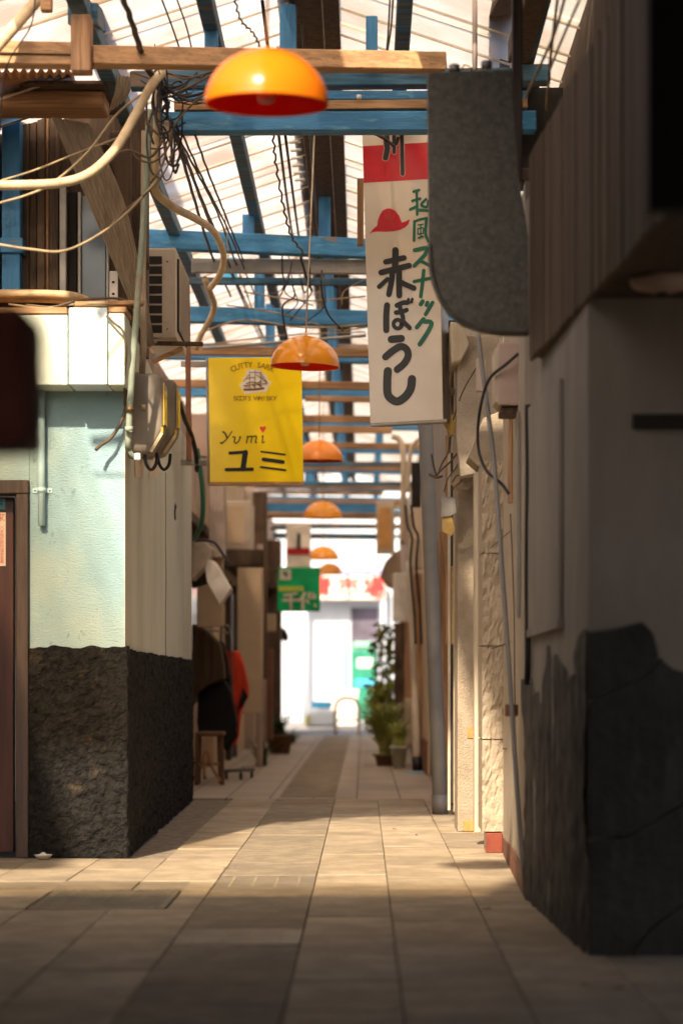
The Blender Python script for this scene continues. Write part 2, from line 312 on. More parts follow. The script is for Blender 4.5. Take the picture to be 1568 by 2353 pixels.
z2_ = (940.0, 620.0, 4.612)
def lettering(name, strokes, zoom, face, n, mat, parent, lift=0.003):
    """strokes: (points, width) in readings from an enlargement; zoom = (x0, y0, scale)"""
    bm = bmesh.new(); k = 1568.0 / 1787.0
    cv = lambda p: ((zoom[0] + p[0] / zoom[2]) * k, (zoom[1] + p[1] / zoom[2]) * k)
    for i, (pts, wd) in enumerate(strokes):
        wd = wd * (1.14 if zoom == z2_ else 1.0)
        if wd:
            if len(pts) > 2: pts = [(v.x, v.y) for v in spline([(p[0], p[1], 0) for p in pts], 4)]
            L = len(pts); poly = None
            q = [Vector((p[0], p[1])) for p in pts]; rings = []
            lf = lift + i * 0.0003
            # body as a strip of quads, capped with half discs
            for j, p in enumerate(q):
                d = (q[min(j + 1, L - 1)] - q[max(j - 1, 0)]).normalized(); nn = Vector((-d.y, d.x)) * wd / 2
                rings.append((bm.verts.new(face(*cv(p + nn), lf)), bm.verts.new(face(*cv(p - nn), lf))))
            for a, b in zip(rings, rings[1:]): bm.faces.new([a[0], b[0], b[1], a[1]])
            for end, other, ring in ((q[-1], q[-2], rings[-1]), (q[0], q[1], rings[0])):
                d = (end - other).normalized(); nn = Vector((-d.y, d.x)); s = 1 if end is q[-1] else -1
                first, last = (ring[0], ring[1]) if s > 0 else (ring[1], ring[0])
                mid = [bm.verts.new(face(*cv(end + (nn * math.cos(a) + d * math.sin(a)) * wd / 2), lf)) for a in (math.pi * t / 7 for t in range(1, 7))]
                bm.faces.new([first] + mid + [last])
        else:
            vs_ = [bm.verts.new(face(*cv(p), lift + i * 0.0003)) for p in pts]
            for t3 in tessellate_polygon([[Vector((p[0], p[1], 0)) for p in pts]]): bm.faces.new([vs_[q] for q in t3])
    ex = bmesh.ops.solidify(bm, geom=bm.faces[:], thickness=0.0008) if False else None
    bmesh.ops.triangulate(bm, faces=[f for f in bm.faces if len(f.verts) > 4])
    return put(name, bm, mat, parent)
def text(name, body, loc, size, rot, mat, parent, align='CENTER', extrude=0.0006, sx=1.0, shear=0.0, bold=0.0):
    cu = bpy.data.curves.new(name, 'FONT'); cu.body = body; cu.size = size; cu.align_x = align; cu.align_y = 'CENTER'; cu.extrude = extrude; cu.shear = shear
    cu.offset = bold; cu.resolution_u = 3; cu.materials.append(mat)
    tmp = bpy.data.objects.new('tmp', cu); me = bpy.data.meshes.new_from_object(tmp); bpy.data.objects.remove(tmp); me.materials.clear(); me.materials.append(mat)
    o = bpy.data.objects.new(name, me); C.objects.link(o); o.parent = parent
    o.location = Vector(loc) - ORG[parent.name]; o.rotation_euler = rot; o.scale = (sx, 1, 1); ORG[o.name] = ORG[parent.name]; return o
FRONT = (R(90), 0, 0)

# ================================================================== THE GROUND
ALLEY_END = 35.6
structure(box('ground', (-400, -60, -0.30), (400, 900, -0.034), m_ground, r=0))
structure(box('street', (-60, ALLEY_END, -0.033), (60, 47.5, -0.012), m_asph, r=0))
pave = structure(box('pavement', (-6, -4, -0.033), (3, 16.4, -0.013), m_mortar, r=0))
def far_pavement():
    m = bpy.data.materials.new('far_paving'); m.use_nodes = True; nt = m.node_tree; N = nt.nodes; p = N['Principled BSDF']
    tc = N.new('ShaderNodeTexCoord'); br = N.new('ShaderNodeTexBrick'); br.offset = 0.3
    mp = N.new('ShaderNodeMapping'); mp.inputs['Rotation'].default_value = (0, 0, R(90)); mp.inputs['Location'].default_value = (0.1, 0.11, 0)
    nt.links.new(tc.outputs['Object'], mp.inputs[0]); nt.links.new(mp.outputs[0], br.inputs['Vector'])
    br.inputs['Scale'].default_value = 1; br.inputs['Brick Width'].default_value = 0.6; br.inputs['Row Height'].default_value = 0.335; br.inputs['Mortar Size'].default_value = 0.006
    br.inputs['Color1'].default_value = (0.40, 0.33, 0.26, 1); br.inputs['Color2'].default_value = (0.34, 0.28, 0.22, 1); br.inputs['Mortar'].default_value = (0.13, 0.10, 0.08, 1)
    nt.links.new(br.outputs['Color'], p.inputs['Base Color']); p.inputs['Roughness'].default_value = 0.75; return m
structure(box('far_pavement', (-1.75, 16.41, -0.033), (1.2, ALLEY_END - 0.01, 0.0), far_pavement(), r=0))
structure(box('far_drain_strip', (-0.65, 16.6, 0.0005), (-0.22, ALLEY_END - 0.3, 0.004), m_slab, r=0))
tile_cache = {}
def tile(name, x0, x1, y0, y1, mat, key='t', g=0.0022):
    wv, lv = round(x1 - x0 - 2 * g, 3), round(y1 - y0 - 2 * g, 3); kk = (key, wv, lv)
    zz = rnd.uniform(-0.0025, 0.002)
    if kk in tile_cache:
        o = tile_cache[kk].copy(); C.objects.link(o)
    else:
        bm = bmesh.new(); bx(bm, (-wv / 2, -lv / 2, -0.028), (wv / 2, lv / 2, 0)); bev(bm, 0.0025, 1)
        me = bpy.data.meshes.new(name); bm.to_mesh(me); bm.free(); me.materials.append(mat)
        o = bpy.data.objects.new(name, me); C.objects.link(o); o.parent = pave; tile_cache[kk] = o
    o.location = Vector(((x0 + x1) / 2, (y0 + y1) / 2, zz + 0.001)) - ORG[pave.name]
    o.rotation_euler = (rnd.uniform(-.003, .003), rnd.uniform(-.004, .004), rnd.uniform(-.003, .003)); return o
cols = [(-2.36, -2.02), (-2.02, -1.68), (-1.68, -1.34), (-1.34, -1.0), (-1.0, -0.66), (-0.216, 0.109), (0.109, 0.457), (0.457, 0.80), (0.80, 1.14)]
Y0, Y1 = 5.2, 16.4
for ci, (a, b) in enumerate(cols):
    stops = [(Y0, Y1)]
    if ci <= 3: stops = [(Y0 + 1.2 * (3 - ci) * .9, 8.42), (9.62, 10.86 if ci < 3 else 16.4)]
    if ci == 0: stops = [(8.6, 9.18), (9.62, 10.86)]
    if ci == 4: stops = [(Y0, 8.42), (9.62, Y1)]
    if ci in (1, 2): stops.insert(1, (8.46, 9.18))
    if ci == 8: stops = [(Y0, 7.0)]
    for (s, e) in stops:
        if e - s < 0.3: continue
        if s < 6 and e > 8: s -= (ci * 0.23) % 0.6
        n = max(1, round((e - s) / 0.6)); L = (e - s) / n
        for k in range(n):
            ya, yb = s + k * L, s + (k + 1) * L
            if ci in (3, 4) and yb > 8.42 and ya < 9.62 and not (ci == 4 and False): continue
            if ci == 3 and ya > 10.8 and a < -1.3: continue
            tile('paving_tile', a, b, ya, yb, m_tile)
for x in range(-6, -1):      # concrete band across the mouth of the side lane
    tile('concrete_band', x * 0.34 - 0.32, x * 0.34 + 0.02, 9.21, 9.60, m_slab, 'c')
tile('concrete_band', -0.78, -0.66, 8.44, 9.60, m_tile, 'c')
tile('concrete_band', -1.0, -0.66, 9.21, 9.60, m_slab, 'c2')
# chequer-plate cover
cov = structure(box('access_cover', (-1.325, 8.44, -0.012), (-0.785, 9.19, 0.004), m_plate, r=0.003))
bm = bmesh.new()
for i in range(13):
    for j in range(18):
        cx, cy = -1.30 + 0.04 * i + (0.02 if j % 2 else 0), 8.47 + 0.04 * j; a = R(45 if (i + j) % 2 else -45)
        d = Vector((math.cos(a), math.sin(a), 0)) * 0.012
        if cx < -0.80 and cy < 9.17: beam(bm, Vector((cx, cy, 0.0045)) - d, Vector((cx, cy, 0.0045)) + d, 0.008, 0.003)
o = put('raised_tread', bm, m_plate, cov); o['kind'] = 'stuff'
# drain strip: slabs and slotted gratings
edges = [(4.9, 5.45, 's'), (5.45, 5.9, 's'), (5.9, 6.35, 's'), (6.35, 6.8, 's'), (6.8, 7.29, 's'), (7.29, 7.74, 'g'), (7.74, 8.25, 's'), (8.25, 8.76, 's'), (8.76, 9.27, 's'), (9.27, 9.9, 'g')] + [(9.9 + k * .65, 10.55 + k * .65, 's') for k in range(10)]
for y, y2, kind in edges:
    if kind == 's': tile('drain_slab', -0.66, -0.216, y, y2, m_slab, 'd')
    else:
        g = tile('drain_grating', -0.66, -0.216, y, y2, m_steel, 'g'); hl_ = (y2 - y) / 2 - .05
        for k in range(4):
            bm = bmesh.new(); bx(bm, (-0.155 + k * 0.1, -hl_, 0.0005), (-0.147 + k * 0.1, hl_, 0.0015))
            me = bpy.data.meshes.new('slot'); bm.to_mesh(me); bm.free(); me.materials.append(m_tile)
            so = bpy.data.objects.new('slot', me); C.objects.link(so); so.parent = g

# ================================================================== SHADE OVER THE NEAR END (unseen arcade parts shaped to block sun and sky)
nr = thing('near_shade_arcade', 'unseen arcade roof, walls and sheets shaped to shade the near end of the alley', 'arcade', (0, 0, 0))
box('shade_deck', (-6, -6, 2.78), (4, 5.3, 2.84), m_oldz, nr, 0)
box('shade_deck', (-0.42, 5.305, 4.1), (4, 9.2, 4.16), m_oldz, nr, 0); box('shade_fascia', (-0.42, 5.2, 2.845), (4, 5.3, 4.16), m_oldz, nr, 0)  # deck added to keep sun off the right side; fascia stops a light leak
box('side_wall', (-3.2, -6, 0), (-1.32, 5.2, 2.77), m_oldz, nr, 0); box('low_wall', (-3.2, 5.21, 0), (-1.36, 6.7, 1.3), m_oldz, nr, 0)
for k, yy in enumerate((5.46, 5.62, 5.78, 5.92)): box('shadow_edge_sheet', (-2.7, 5.305, 2.86 - .012 * k), (-0.26, yy, 2.863 - .012 * k), m_tint, nr, 0)  # stacked tints added out of view to grade the floor shadow edge
for k, xx in enumerate((-2.30, -2.18, -2.06, -1.94)): box('shadow_edge_sheet', (-2.7, 6.8, 3.70 + .012 * k), (xx, 10.6, 3.703 + .012 * k), m_tint, nr, 0)  # more added tints out of view, grading the sun across the mint wall
box('lane_shade_deck', (-7, 5.305, 3.8), (-2.7, 10.88, 3.86), m_oldz, nr, 0); box('lane_shade_end', (-7.2, 5, 0), (-7, 11, 3.86), m_oldz, nr, 0); box('lane_far_wall', (-7, 11.3, 0), (-4.42, 11.4, 3.86), m_brownw, nr, 0)  # lane roof and end added out of view to cut sky light
box('end_wall', (-1.31, -6, 0), (0.9, -5.9, 1.7), m_oldz, nr, 0)  # unseen; kept low to let some light in from behind
box('right_wall', (0.93, -6, 0), (1.1, 5.19, 2.77), m_oldz, nr, 0)

# ================================================================== MINT CORNER BUILDING (left)
YF = 10.9; XC = V(287, 0, YF).x
mint = thing('corner_house', 'mint green plastered corner house with rough black lower walls on the left', 'house', (XC - 0.5, YF + 1, 0))
xj = V(68, 0, YF).x; ztop = V(0, 1103, YF).z
zs = 2.44                                   # ledge soffit
bm = bmesh.new(); bx(bm, (xj, YF, 1.0), (XC - 0.004, YF + 0.18, 2.78)); bx(bm, (-2.62, YF, ztop), (xj - 0.002, YF + 0.18, 2.78)); bx(bm, (-4.4, YF, 0), (-2.622, YF + 0.18, 2.78))
put('front_wall', bm, m_mint, mint)
def side_x(yy): return XC + (-1.303 - XC) * (yy - YF) / (16.2 - YF)
prism('side_wall', [(XC, YF + 0.001, 1.0), (side_x(16.2), 16.2, 1.0), (side_x(16.2), 16.2, 2.66), (side_x(13.6), 13.6, 2.70), (XC, YF + 0.001, 2.78)], (-0.17, 0, 0), m_side, mint)
box('rear_wall', (-3.0, 16.05, 0), (side_x(16.2) - 0.172, 16.2, 2.66), m_side, mint, 0)
# black stucco dado, really rough
def rough(name, o0, ux, uz, nu, nv, n, amp, mat, par, topj=0.015, seed=0, back=0.12):
    bm = bmesh.new(); g = []
    for j in range(nv + 1):
        row = []
        for i in range(nu + 1):
            p = o0 + ux * (i / nu) + uz * (j / nv); q = p * 26 + Vector((seed, 3, 1))
            h = noise.noise(q) * 0.55 + noise.noise(q * 2.3) * 0.35 + noise.noise(q * 5) * 0.2 + noise.noise(p * 6) * .5
            e = 0.0 if i in (0, nu) else 1.0
            p = p + n * (amp * (h * (0.55 + .45 * e) + 0.5))
            if j == nv: p = p + uz.normalized() * noise.noise(p * 18) * topj
            row.append(bm.verts.new(p))
        g.append(row)
    for j in range(nv):
        for i in range(nu): bm.faces.new([g[j][i], g[j][i + 1], g[j + 1][i + 1], g[j + 1][i]])
    # close top and sides back into the wall
    def strip(vs):
        bk = [bm.verts.new(v.co - n * back) for v in vs]
        for k in range(len(vs) - 1): bm.faces.new([vs[k], vs[k + 1], bk[k + 1], bk[k]])
    strip(g[-1]); strip([r[0] for r in g]); strip([r[-1] for r in g])
    return put(name, bm, mat, par, False)
rough('front_dado', Vector((xj, YF - 0.004, 0)), Vector((XC - xj + 0.012, 0, 0)), Vector((0, 0, 1.08)), 60, 120, Vector((0, -1, 0)), 0.022, m_dado, mint, seed=2)
rough('side_dado', Vector((XC + 0.004, YF - 0.01, 0)), Vector((-1.303 - XC, 5.31, 0)), Vector((0, 0, 1.06)), 230, 70, Vector((1, 0.016, 0)).normalized(), 0.022, m_dado, mint, seed=9)
# bare cement toe at the foot of the front wall
# crack and chip in the side wall
def on_side(x, y, off=0.0015):
    # spot on the alley-facing wall seen at (x, y)
    d = (x - VX) / FPX; k = (-1.303 - XC) / (16.2 - YF); Y = (XC - k * YF) / (d - k); p = V(x, y, Y); p.x += off; return p
tube('crack', [on_side(380, yy) + Vector((0, rnd.uniform(-.02, .02), 0)) for yy in (1085, 1130, 1180, 1240, 1300, 1360, 1420, 1480, 1510)], 0.0022, m_dark, mint, 5, 2)
tube('chip', [on_side(402, 1155), on_side(400, 1175), on_side(401, 1195)], [0.002] * 2 + [0.012] * 3 + [0.009] * 7 + [0.002], m_dark, mint, 6, 6)
# ledge box above
YL = 10.66
led = thing('ledge_box', 'pale mint boxed ledge on the corner house above the short blue pipe', 'ledge', (XC - 0.3, YL, 2.44))
dl = lambda n, x0, x1, y0, y1, z, m, **k: dbox(n, x0, y0, x1, y1, z, YF - 0.002 - z, m, led, **k)
dl('cream_panel', -420, 155, 722, 884, YL, m_ledge); dl('painted_board', 158, 246, 706, 883, YL - 0.012, M('pale_blue_board', (0.66, 0.77, 0.80), 0.55, 0.05, 4, bump=0.1))
dl('cream_panel', 249, 286, 718, 884, YL, m_ledge)
dl('timber_cap', -420, 154, 705, 720, YL - 0.008, m_wood); dl('timber_cap', 248, 290, 704, 717, YL - 0.008, m_wood)
tag(bar('loose_plank', V(170, 700, 10.72), V(330, 697, 10.80), 0.09, 0.022, m_wood), 'loose orange-brown plank lying on top of the ledge box', 'plank')
# door
YD = YF + 0.05
door = thing('house_door', 'red-brown door with a vertical sticker at the left edge, in a dark frame', 'door', (-2.0, YD, 0))
bm = bmesh.new(); bx(bm, (-2.62 + .002, YF - 0.03, ztop - 0.07), (xj - .002, YF + 0.12, ztop - .001)); bx(bm, (xj - 0.065, YF - 0.03, 0), (xj - .003, YF + 0.12, ztop - 0.072)); bx(bm, (-2.618, YF - 0.03, 0), (-2.55, YF + 0.12, ztop - 0.072)); bev(bm, 0.004, 1)
put('door_frame', bm, m_frame, door)
box('door_leaf', (-2.545, YD + 0.04, 0.02), (-1.80, YD + 0.085, ztop - 0.08), m_door, door)
bm = bmesh.new(); bx(bm, (-2.35, YD + 0.03, 0.25), (-1.92, YD + 0.041, 0.8)); bx(bm, (-2.35, YD + 0.03, 0.95), (-1.92, YD + 0.041, 1.75)); put('door_panel', bm, m_door, door)
for y0, y1 in ((1315, 1345), (1435, 1462), (1738, 1790)):
    a, b = V(41, y1, YF - .02), V(41, y0, YF - .02)
    lathe('hinge', (a.x, YF + 0.02, a.z), [(0, -.02), (.006, -.015), (.012, 0), (.012, b.z - a.z), (.015, b.z - a.z + .004), (.004, b.z - a.z + .02), (0, b.z - a.z + .03)], m_brass, door, 10)
sy = YD + 0.038
a, b = V(-22, 1300, sy), V(13, 1177, sy); st = box('sticker', (a.x, sy, a.z), (b.x, sy + 0.0015, b.z), m_paper, door, 0)
a2, b2 = V(-22, 1170, sy), V(12, 1145, sy); box('sticker', (a2.x, sy, a2.z), (b2.x, sy + 0.0015, b2.z), m_teal, door, 0)
m_stred = M('sticker_red', (0.50, 0.05, 0.05), .6, .05, bump=0)
for i, ch in enumerate('八女地区防犯協会会員'):
    p = V(4.5, 1213 + i * 8.6, sy); text('lettering', ch, (p.x, sy - 0.0008, p.z), 0.021, FRONT, m_stred, door, extrude=0.0003)
p = V(1, 1190, sy); text('lettering', '家', (p.x, sy - 0.0008, p.z), 0.045, FRONT, m_stred, door, extrude=0.0003)
p = V(1, 1157, sy); text('lettering', '員', (p.x, sy - 0.0008, p.z), 0.03, FRONT, m_ink, door, extrude=0.0003)
# short pale blue pipe
sp = thing('stub_pipe', 'short pale blue vertical drain pipe ending halfway down the mint wall', 'pipe', V(95, 1210, YF))
px = V(95, 0, YF - .04).x
tube('pipe', [(px, YF - 0.035, V(0, 890, YF).z), (px, YF - 0.035, V(0, 1208, YF).z)], 0.0185, m_pipeb, sp, 14)
zc = V(0, 1127, YF).z
bm = bmesh.new(); bx(bm, (px - 0.05, YF - 0.006, zc - 0.012), (px + 0.05, YF - 0.001, zc + 0.012)); put('bracket', bm, m_pipeb, sp)
lathe('bracket_band', (px, YF - 0.035, zc - 0.011), [(0.019, 0), (0.0225, 0), (0.0225, 0.022), (0.019, 0.022)], m_pipeb, sp, 16)
for s in (-1, 1): lathe('screw', (px + s * 0.038, YF - 0.0065, zc), [(0, -.004), (.005, -.003), (.005, .003), (0, .004)], m_steel, sp, 8)
# salt dish
dsh = thing('salt_dish', 'small white dish of salt on the ground by the door', 'dish', V(99, 1975, YF - .12))
c0 = V(99, 1974, 10.78); c0.z = 0.001
lathe('bowl', c0, [(0, 0.002), (0.028, 0.002), (0.045, 0.022), (0.047, 0.024), (0.043, 0.023), (0.026, 0.008), (0, 0.007)], m_ceram, dsh, 24)
lathe('salt_heap', c0, [(0.030, 0.012), (0.02, 0.024), (0.008, 0.035), (0, 0.037)], m_wink, dsh, 12)

# ================================================================== UPPER FLOOR, LEFT
up = thing('upper_storey', 'dark boarded upper storey with blue post and aluminium window above the ledge', 'house', (-1.9, 11.6, 2.7))
ZU = 11.6
box('back_wall', (-4.2, ZU + 0.16, 2.7), (V(330, 0, ZU).x, ZU + 0.3, 4.05), m_oldz, up, 0)
box('floor_deck', (-4.2, YF + 0.19, 2.62), (-1.42, 15.9, 2.66), m_oldz, up, 0)
dbox('blue_post', 4, 240, 46, 668, ZU - 0.06, 0.12, m_bluez, up)
dbox('blue_cap', 0, 545, 52, 580, ZU - 0.075, 0.10, m_blue, up)
for i, (x0, x1) in enumerate(((-60, 0), (50, 66), (67, 84), (85, 103), (104, 112), (113, 134))):
    dbox('board', x0, 250, x1, 690, ZU + (0.03 if i % 2 else 0.05), 0.08, m_oldz if i not in (4,) else m_woodz, up)
win = dbox('window_frame', 136, 430, 152, 700, ZU - 0.02, 0.10, m_alu, up); dbox('window_rail', 178, 440, 186, 700, ZU - 0.01, 0.08, m_alu, win)
dbox('window_pane', 153, 440, 177, 695, ZU + 0.03, 0.02, m_dark, up); dbox('window_pane', 187, 450, 243, 700, ZU + 0.02, 0.02, m_glass, up)
dbox('window_rail', 243, 460, 250, 700, ZU - 0.01, 0.08, m_alu, up); dbox('board', 251, 300, 300, 700, ZU + 0.02, 0.08, m_oldz, up)
dbox('slotted_bracket', 251, 622, 270, 690, ZU - 0.10, 0.02, m_tarp, up)
for yy in (645, 672): dbox('bracket_slot', 257, yy, 263, yy + 5, ZU - 0.102, 0.01, m_dark, up, 0)
# eave box and little corrugated canopy
box('eave_beam', (-3.2, 11.0, V(0, 243, 11.0).z), (V(238, 0, 11.0).x, 11.25, V(0, 205, 11.0).z), m_wood, up, 0.01)
box('eave_soffit', (-3.2, 10.9, V(0, 205, 11.0).z), (V(248, 0, 11.0).x, 11.5, V(0, 196, 11.0).z), m_oldz, up, 0.004)
bm = bmesh.new(); prev = None
for k in range(61):
    x = -30 + 200 * k / 60; am = 0.012 * math.sin(k * 1.05); a = V(x, 160, 10.4); b = V(x, 196 - 18 * k / 60, 11.2); a.z += am; b.z += am
    c = (bm.verts.new(a), bm.verts.new(b))
    if prev: bm.faces.new([prev[0], prev[1], c[1], c[0]])
    prev = c
put('corrugated_canopy', bm, m_orangew, up, True)
# long weathered ribbed board leaning across
def ribbed(name, L, Rr, amp, waves, mat, thick=0.006):
    bm = bmesh.new(); prev = None; L = spline(L, 4); Rr = spline(Rr, 4)
    n = waves * 4; rows = []
    for a, b in zip(L, Rr):
        s = (b - a); row = []
        for k in range(n + 1):
            row.append(bm.verts.new(a + s * (k / n) + Vector((0, -amp * math.sin(2 * math.pi * k * waves / n), amp * .3 * math.sin(2 * math.pi * k * waves / n)))))
        rows.append(row)
    for r0, r1 in zip(rows, rows[1:]):
        for k in range(n): bm.faces.new([r0[k], r0[k + 1], r1[k + 1], r1[k]])
    bmesh.ops.solidify(bm, geom=bm.faces[:], thickness=thick); return put(name, bm, mat, None, False)
tag(ribbed('ribbed_board', [V(118, 268, 10.8), V(200, 460, 10.9), V(275, 640, 11.0), V(340, 800, 11.1)], [V(205, 283, 11.1), V(283, 455, 11.15), V(327, 640, 11.2), V(356, 790, 11.25)], 0.006, 9, m_panel), 'long weathered ribbed board leaning diagonally beside the upper window', 'board')
tag(ribbed('ribbed_offcut', [V(268, 172, 10.9), V(262, 215, 10.9), V(245, 262, 10.95)], [V(306, 176, 11.0), V(300, 205, 11.0), V(290, 228, 11.0)], 0.006, 5, m_panel), 'small torn piece of ribbed sheet hanging under the brown beam', 'sheet')
tag(ribbed('second_ribbed_board', [V(232, 330, 11.6), V(262, 420, 11.6), V(318, 620, 11.65)], [V(262, 335, 11.7), V(305, 450, 11.7), V(345, 620, 11.7)], 0.004, 5, m_oldz), 'darker ribbed board behind the long leaning board', 'board')
# coil of hose on the ledge
coil = thing('hose_coil', 'thick tan hose coiled on top of the ledge box', 'hose', V(100, 700, 10.9))
for i, (x0, x1, yy, z) in enumerate(((-80, 200, 678, 10.74), (-70, 190, 689, 10.80), (-60, 205, 684, 10.98))):
    tube('hose', [V(x0, yy - 3, z), V(60, yy - 4, z), V(x1 - 40, yy, z), V(x1, yy + 12, z + .06)], 0.021, m_hose, coil, 10)
wl = thing('ledge_wires', 'loose grey wires lying over the ledge box top', 'wires', V(200, 700, 10.8))
tube('wire', [V(60, 700, 10.7), V(120, 705, 10.68), V(170, 692, 10.7), V(240, 684, 10.72), V(290, 690, 10.75), V(310, 712, 10.8)], 0.007, m_brownc, wl)
tube('wire', [V(20, 698, 10.72), V(100, 708, 10.67), V(150, 700, 10.7), V(230, 696, 10.7), V(300, 706, 10.8)], 0.006, m_tanc, wl)
tube('wire', [V(245, 725, 10.63), V(262, 742, 10.62), V(282, 760, 10.6), V(290, 800, 10.62), V(287, 860, 10.7), V(286, 930, 10.85)], 0.006, m_brownc, wl)

# ================================================================== CONDUITS AND CABLES, LEFT
tag(tube('cream_duct', [V(-40, 425, 9.6), V(60, 424, 9.62), V(140, 419, 9.66), V(205, 398, 9.7), V(262, 345, 9.8), V(310, 265, 9.9), V(345, 200, 10.0), V(366, 172, 10.1), V(372, 168, 10.3)], 0.022, m_cream, None, 12, 8), 'thick cream flexible duct curving up from the left edge to the beams', 'duct')
tag(tube('cream_duct', [V(366, 190, 10.35), V(362, 260, 10.4), V(360, 330, 10.5), V(354, 410, 10.6), V(362, 445, 10.7), V(400, 476, 10.9), V(450, 502, 11.6), V(487, 527, 12.6), V(506, 560, 13.2), V(514, 595, 13.6), V(505, 630, 13.8), V(484, 660, 14.0)], 0.021, m_cream, None, 12, 8), 'cream flexible duct dropping past the conduits and snaking along the first blue beams', 'duct')
tag(tube('cream_duct', [V(470, 640, 15.0), V(486, 680, 15.2), V(492, 700, 15.4), V(484, 730, 15.5), V(462, 768, 15.6), V(450, 800, 15.7)], 0.022, m_cream, None, 10), 'farther bend of cream duct above the yellow sign', 'duct')
tag(tube('white_pipe', [V(-15, 115, 9.4), V(40, 52, 9.5), V(110, -30, 9.7)], 0.027, m_cream, None, 12), 'pale straight pipe crossing the top left corner', 'pipe')
cd = thing('conduit', 'front grey-green conduit running down beside the meter boxes', 'pipe', V(295, 1000, 10.75))
tube('pipe', [V(343, 250, 10.5), V(337, 400, 10.55), V(326, 560, 10.6), V(312, 740, 10.66), V(300, 900, 10.72), V(294, 1030, 10.78)], 0.0165, m_pipeg, cd, 12)
tube('flex_tail', [V(294, 1000, 10.79), V(296, 1030, 10.79), V(304, 1045, 10.8), V(318, 1052, 10.82)], 0.012, m_pipeg, cd, 8)
for yy in (940, 985):
    p = V(300 - (yy - 900) * .045, yy, 10.73); lathe('coupling', p, [(0.017, -.012), (0.021, -.012), (0.021, .012), (0.017, .012)], m_pipeg if yy == 985 else m_brass, cd, 14)
dbox('end_clip', 308, 1040, 322, 1056, 10.76, 0.05, m_tarp, cd)
tag(tube('conduit', [V(332, 300, 10.9), V(330, 480, 10.92), V(328, 640, 10.95), V(330, 780, 11.0), V(326, 860, 11.1)], 0.0165, m_panel, None, 12), 'rear dusty conduit behind the front one, above the meters', 'pipe')
tag(tube('black_cable_tail', [V(287, 760, 10.75), V(284, 850, 10.8), V(290, 920, 10.85), V(280, 965, 10.85), V(255, 1005, 10.82), V(232, 1022, 10.8), V(220, 1033, 10.78)], 0.009, m_brownc, None, 8), 'brown cable ending loose against the mint wall under the ledge', 'cable')
def bundle(name, label, cables, mat, r, sag=0.0, wob=0.0, cat='cables'):
    p0 = cables[0][-1]; t = thing(name, label, cat, V(*p0))
    for cb in cables:
        pts = [V(*c) for c in cb]
        if wob:
            pts = spline(pts, 8); pts = [p + Vector((math.sin(i * 2.1) * wob, 0, math.cos(i * 1.7) * wob)) for i, p in enumerate(pts)]
        tube('cable', pts, r * rnd.uniform(.7, 1.25), mat, t, 6, 6 if not wob else 2)
    return t
# black trunk of cables from the top, through the tangle, and away along the alley
bundle('cable_run', 'bundle of black cables running from the tangle away down the alley', [
    [(395, 290, 10.4), (430, 370, 11.2), (470, 480, 12.8), (520, 600, 15.0), (590, 760, 20), (690, 960, 27)],
    [(400, 300, 10.4), (440, 400, 11.3), (490, 520, 13.2), (540, 640, 15.6), (610, 790, 20.5), (700, 985, 28)],
    [(405, 305, 10.4), (455, 400, 11.2), (500, 490, 12.6), (540, 600, 14.8), (600, 760, 19.5), (670, 905, 24)],
    [(420, 310, 10.4), (470, 420, 11.4), (520, 520, 13), (570, 640, 15.5), (620, 760, 18.8), (695, 930, 25)],
    [(392, 280, 10.4), (415, 350, 10.9), (450, 470, 12.5), (488, 590, 14.8), (530, 680, 17)],
    [(448, 310, 10.6), (480, 400, 11.5), (520, 500, 13), (560, 600, 15)]], m_black, 0.0075, wob=0.0014)
bundle('overhead_cable', 'thick twisted black cable hanging from the top of the picture to the tangle', [
    [(262, -60, 8.7), (300, 40, 9.2), (330, 130, 9.8), (362, 190, 10.2), (385, 240, 10.4)], [(258, -60, 8.7), (297, 40, 9.2), (326, 130, 9.8), (356, 190, 10.2), (380, 230, 10.4)]], m_black, 0.012, wob=0.003)
tang = []
for k in range(20):
    cx, cy, z = rnd.uniform(352, 412), rnd.uniform(165, 345), rnd.uniform(10.0, 10.5); a0 = rnd.uniform(0, 6.28); rx, ry = rnd.uniform(6, 30), rnd.uniform(25, 85)
    tang.append([(cx + rx * math.cos(a0 + t * 1.0), cy + ry * math.sin(a0 + t * 1.0), z + 0.03 * t) for t in range(rnd.choice((4, 5, 6)))])
bundle('cable_tangle', 'dense tangle of black wires where the ducts meet the beams', tang, m_black, 0.0055)
bundle('brown_wire_loops', 'loose brown wires looping through the cable tangle', [[(cx, cy, 10.15) for cx, cy in q] for q in (
    [(300, 330), (312, 360), (350, 372), (385, 340), (400, 290), (440, 240), (505, 190)], [(270, 350), (300, 345), (345, 360), (375, 320)], [(395, 170), (430, 180), (480, 165), (520, 155)],
    [(400, 215), (450, 190), (500, 165), (560, 150)], [(330, 250), (345, 290), (380, 330), (372, 380), (345, 420)], [(405, 330), (380, 390), (350, 430), (290, 480), (250, 520)])], m_brownc, 0.006)
bundle('left_wires', 'thin tan wires sagging across the upper window at the left', [
    [(-10, 468, 9.8), (60, 448, 9.8), (120, 420, 9.85), (200, 350, 9.9), (270, 260, 10), (340, 205, 10.1)], [(-10, 520 + 40, 9.7), (70, 572, 9.72), (150, 575, 9.75), (240, 530, 9.9), (310, 470, 10.1), (372, 400, 10.3)],
    [(0, 415, 9.9), (80, 390, 9.9), (180, 350, 10), (260, 320, 10.1), (300, 300, 10.2)]], m_tanc, 0.0065)
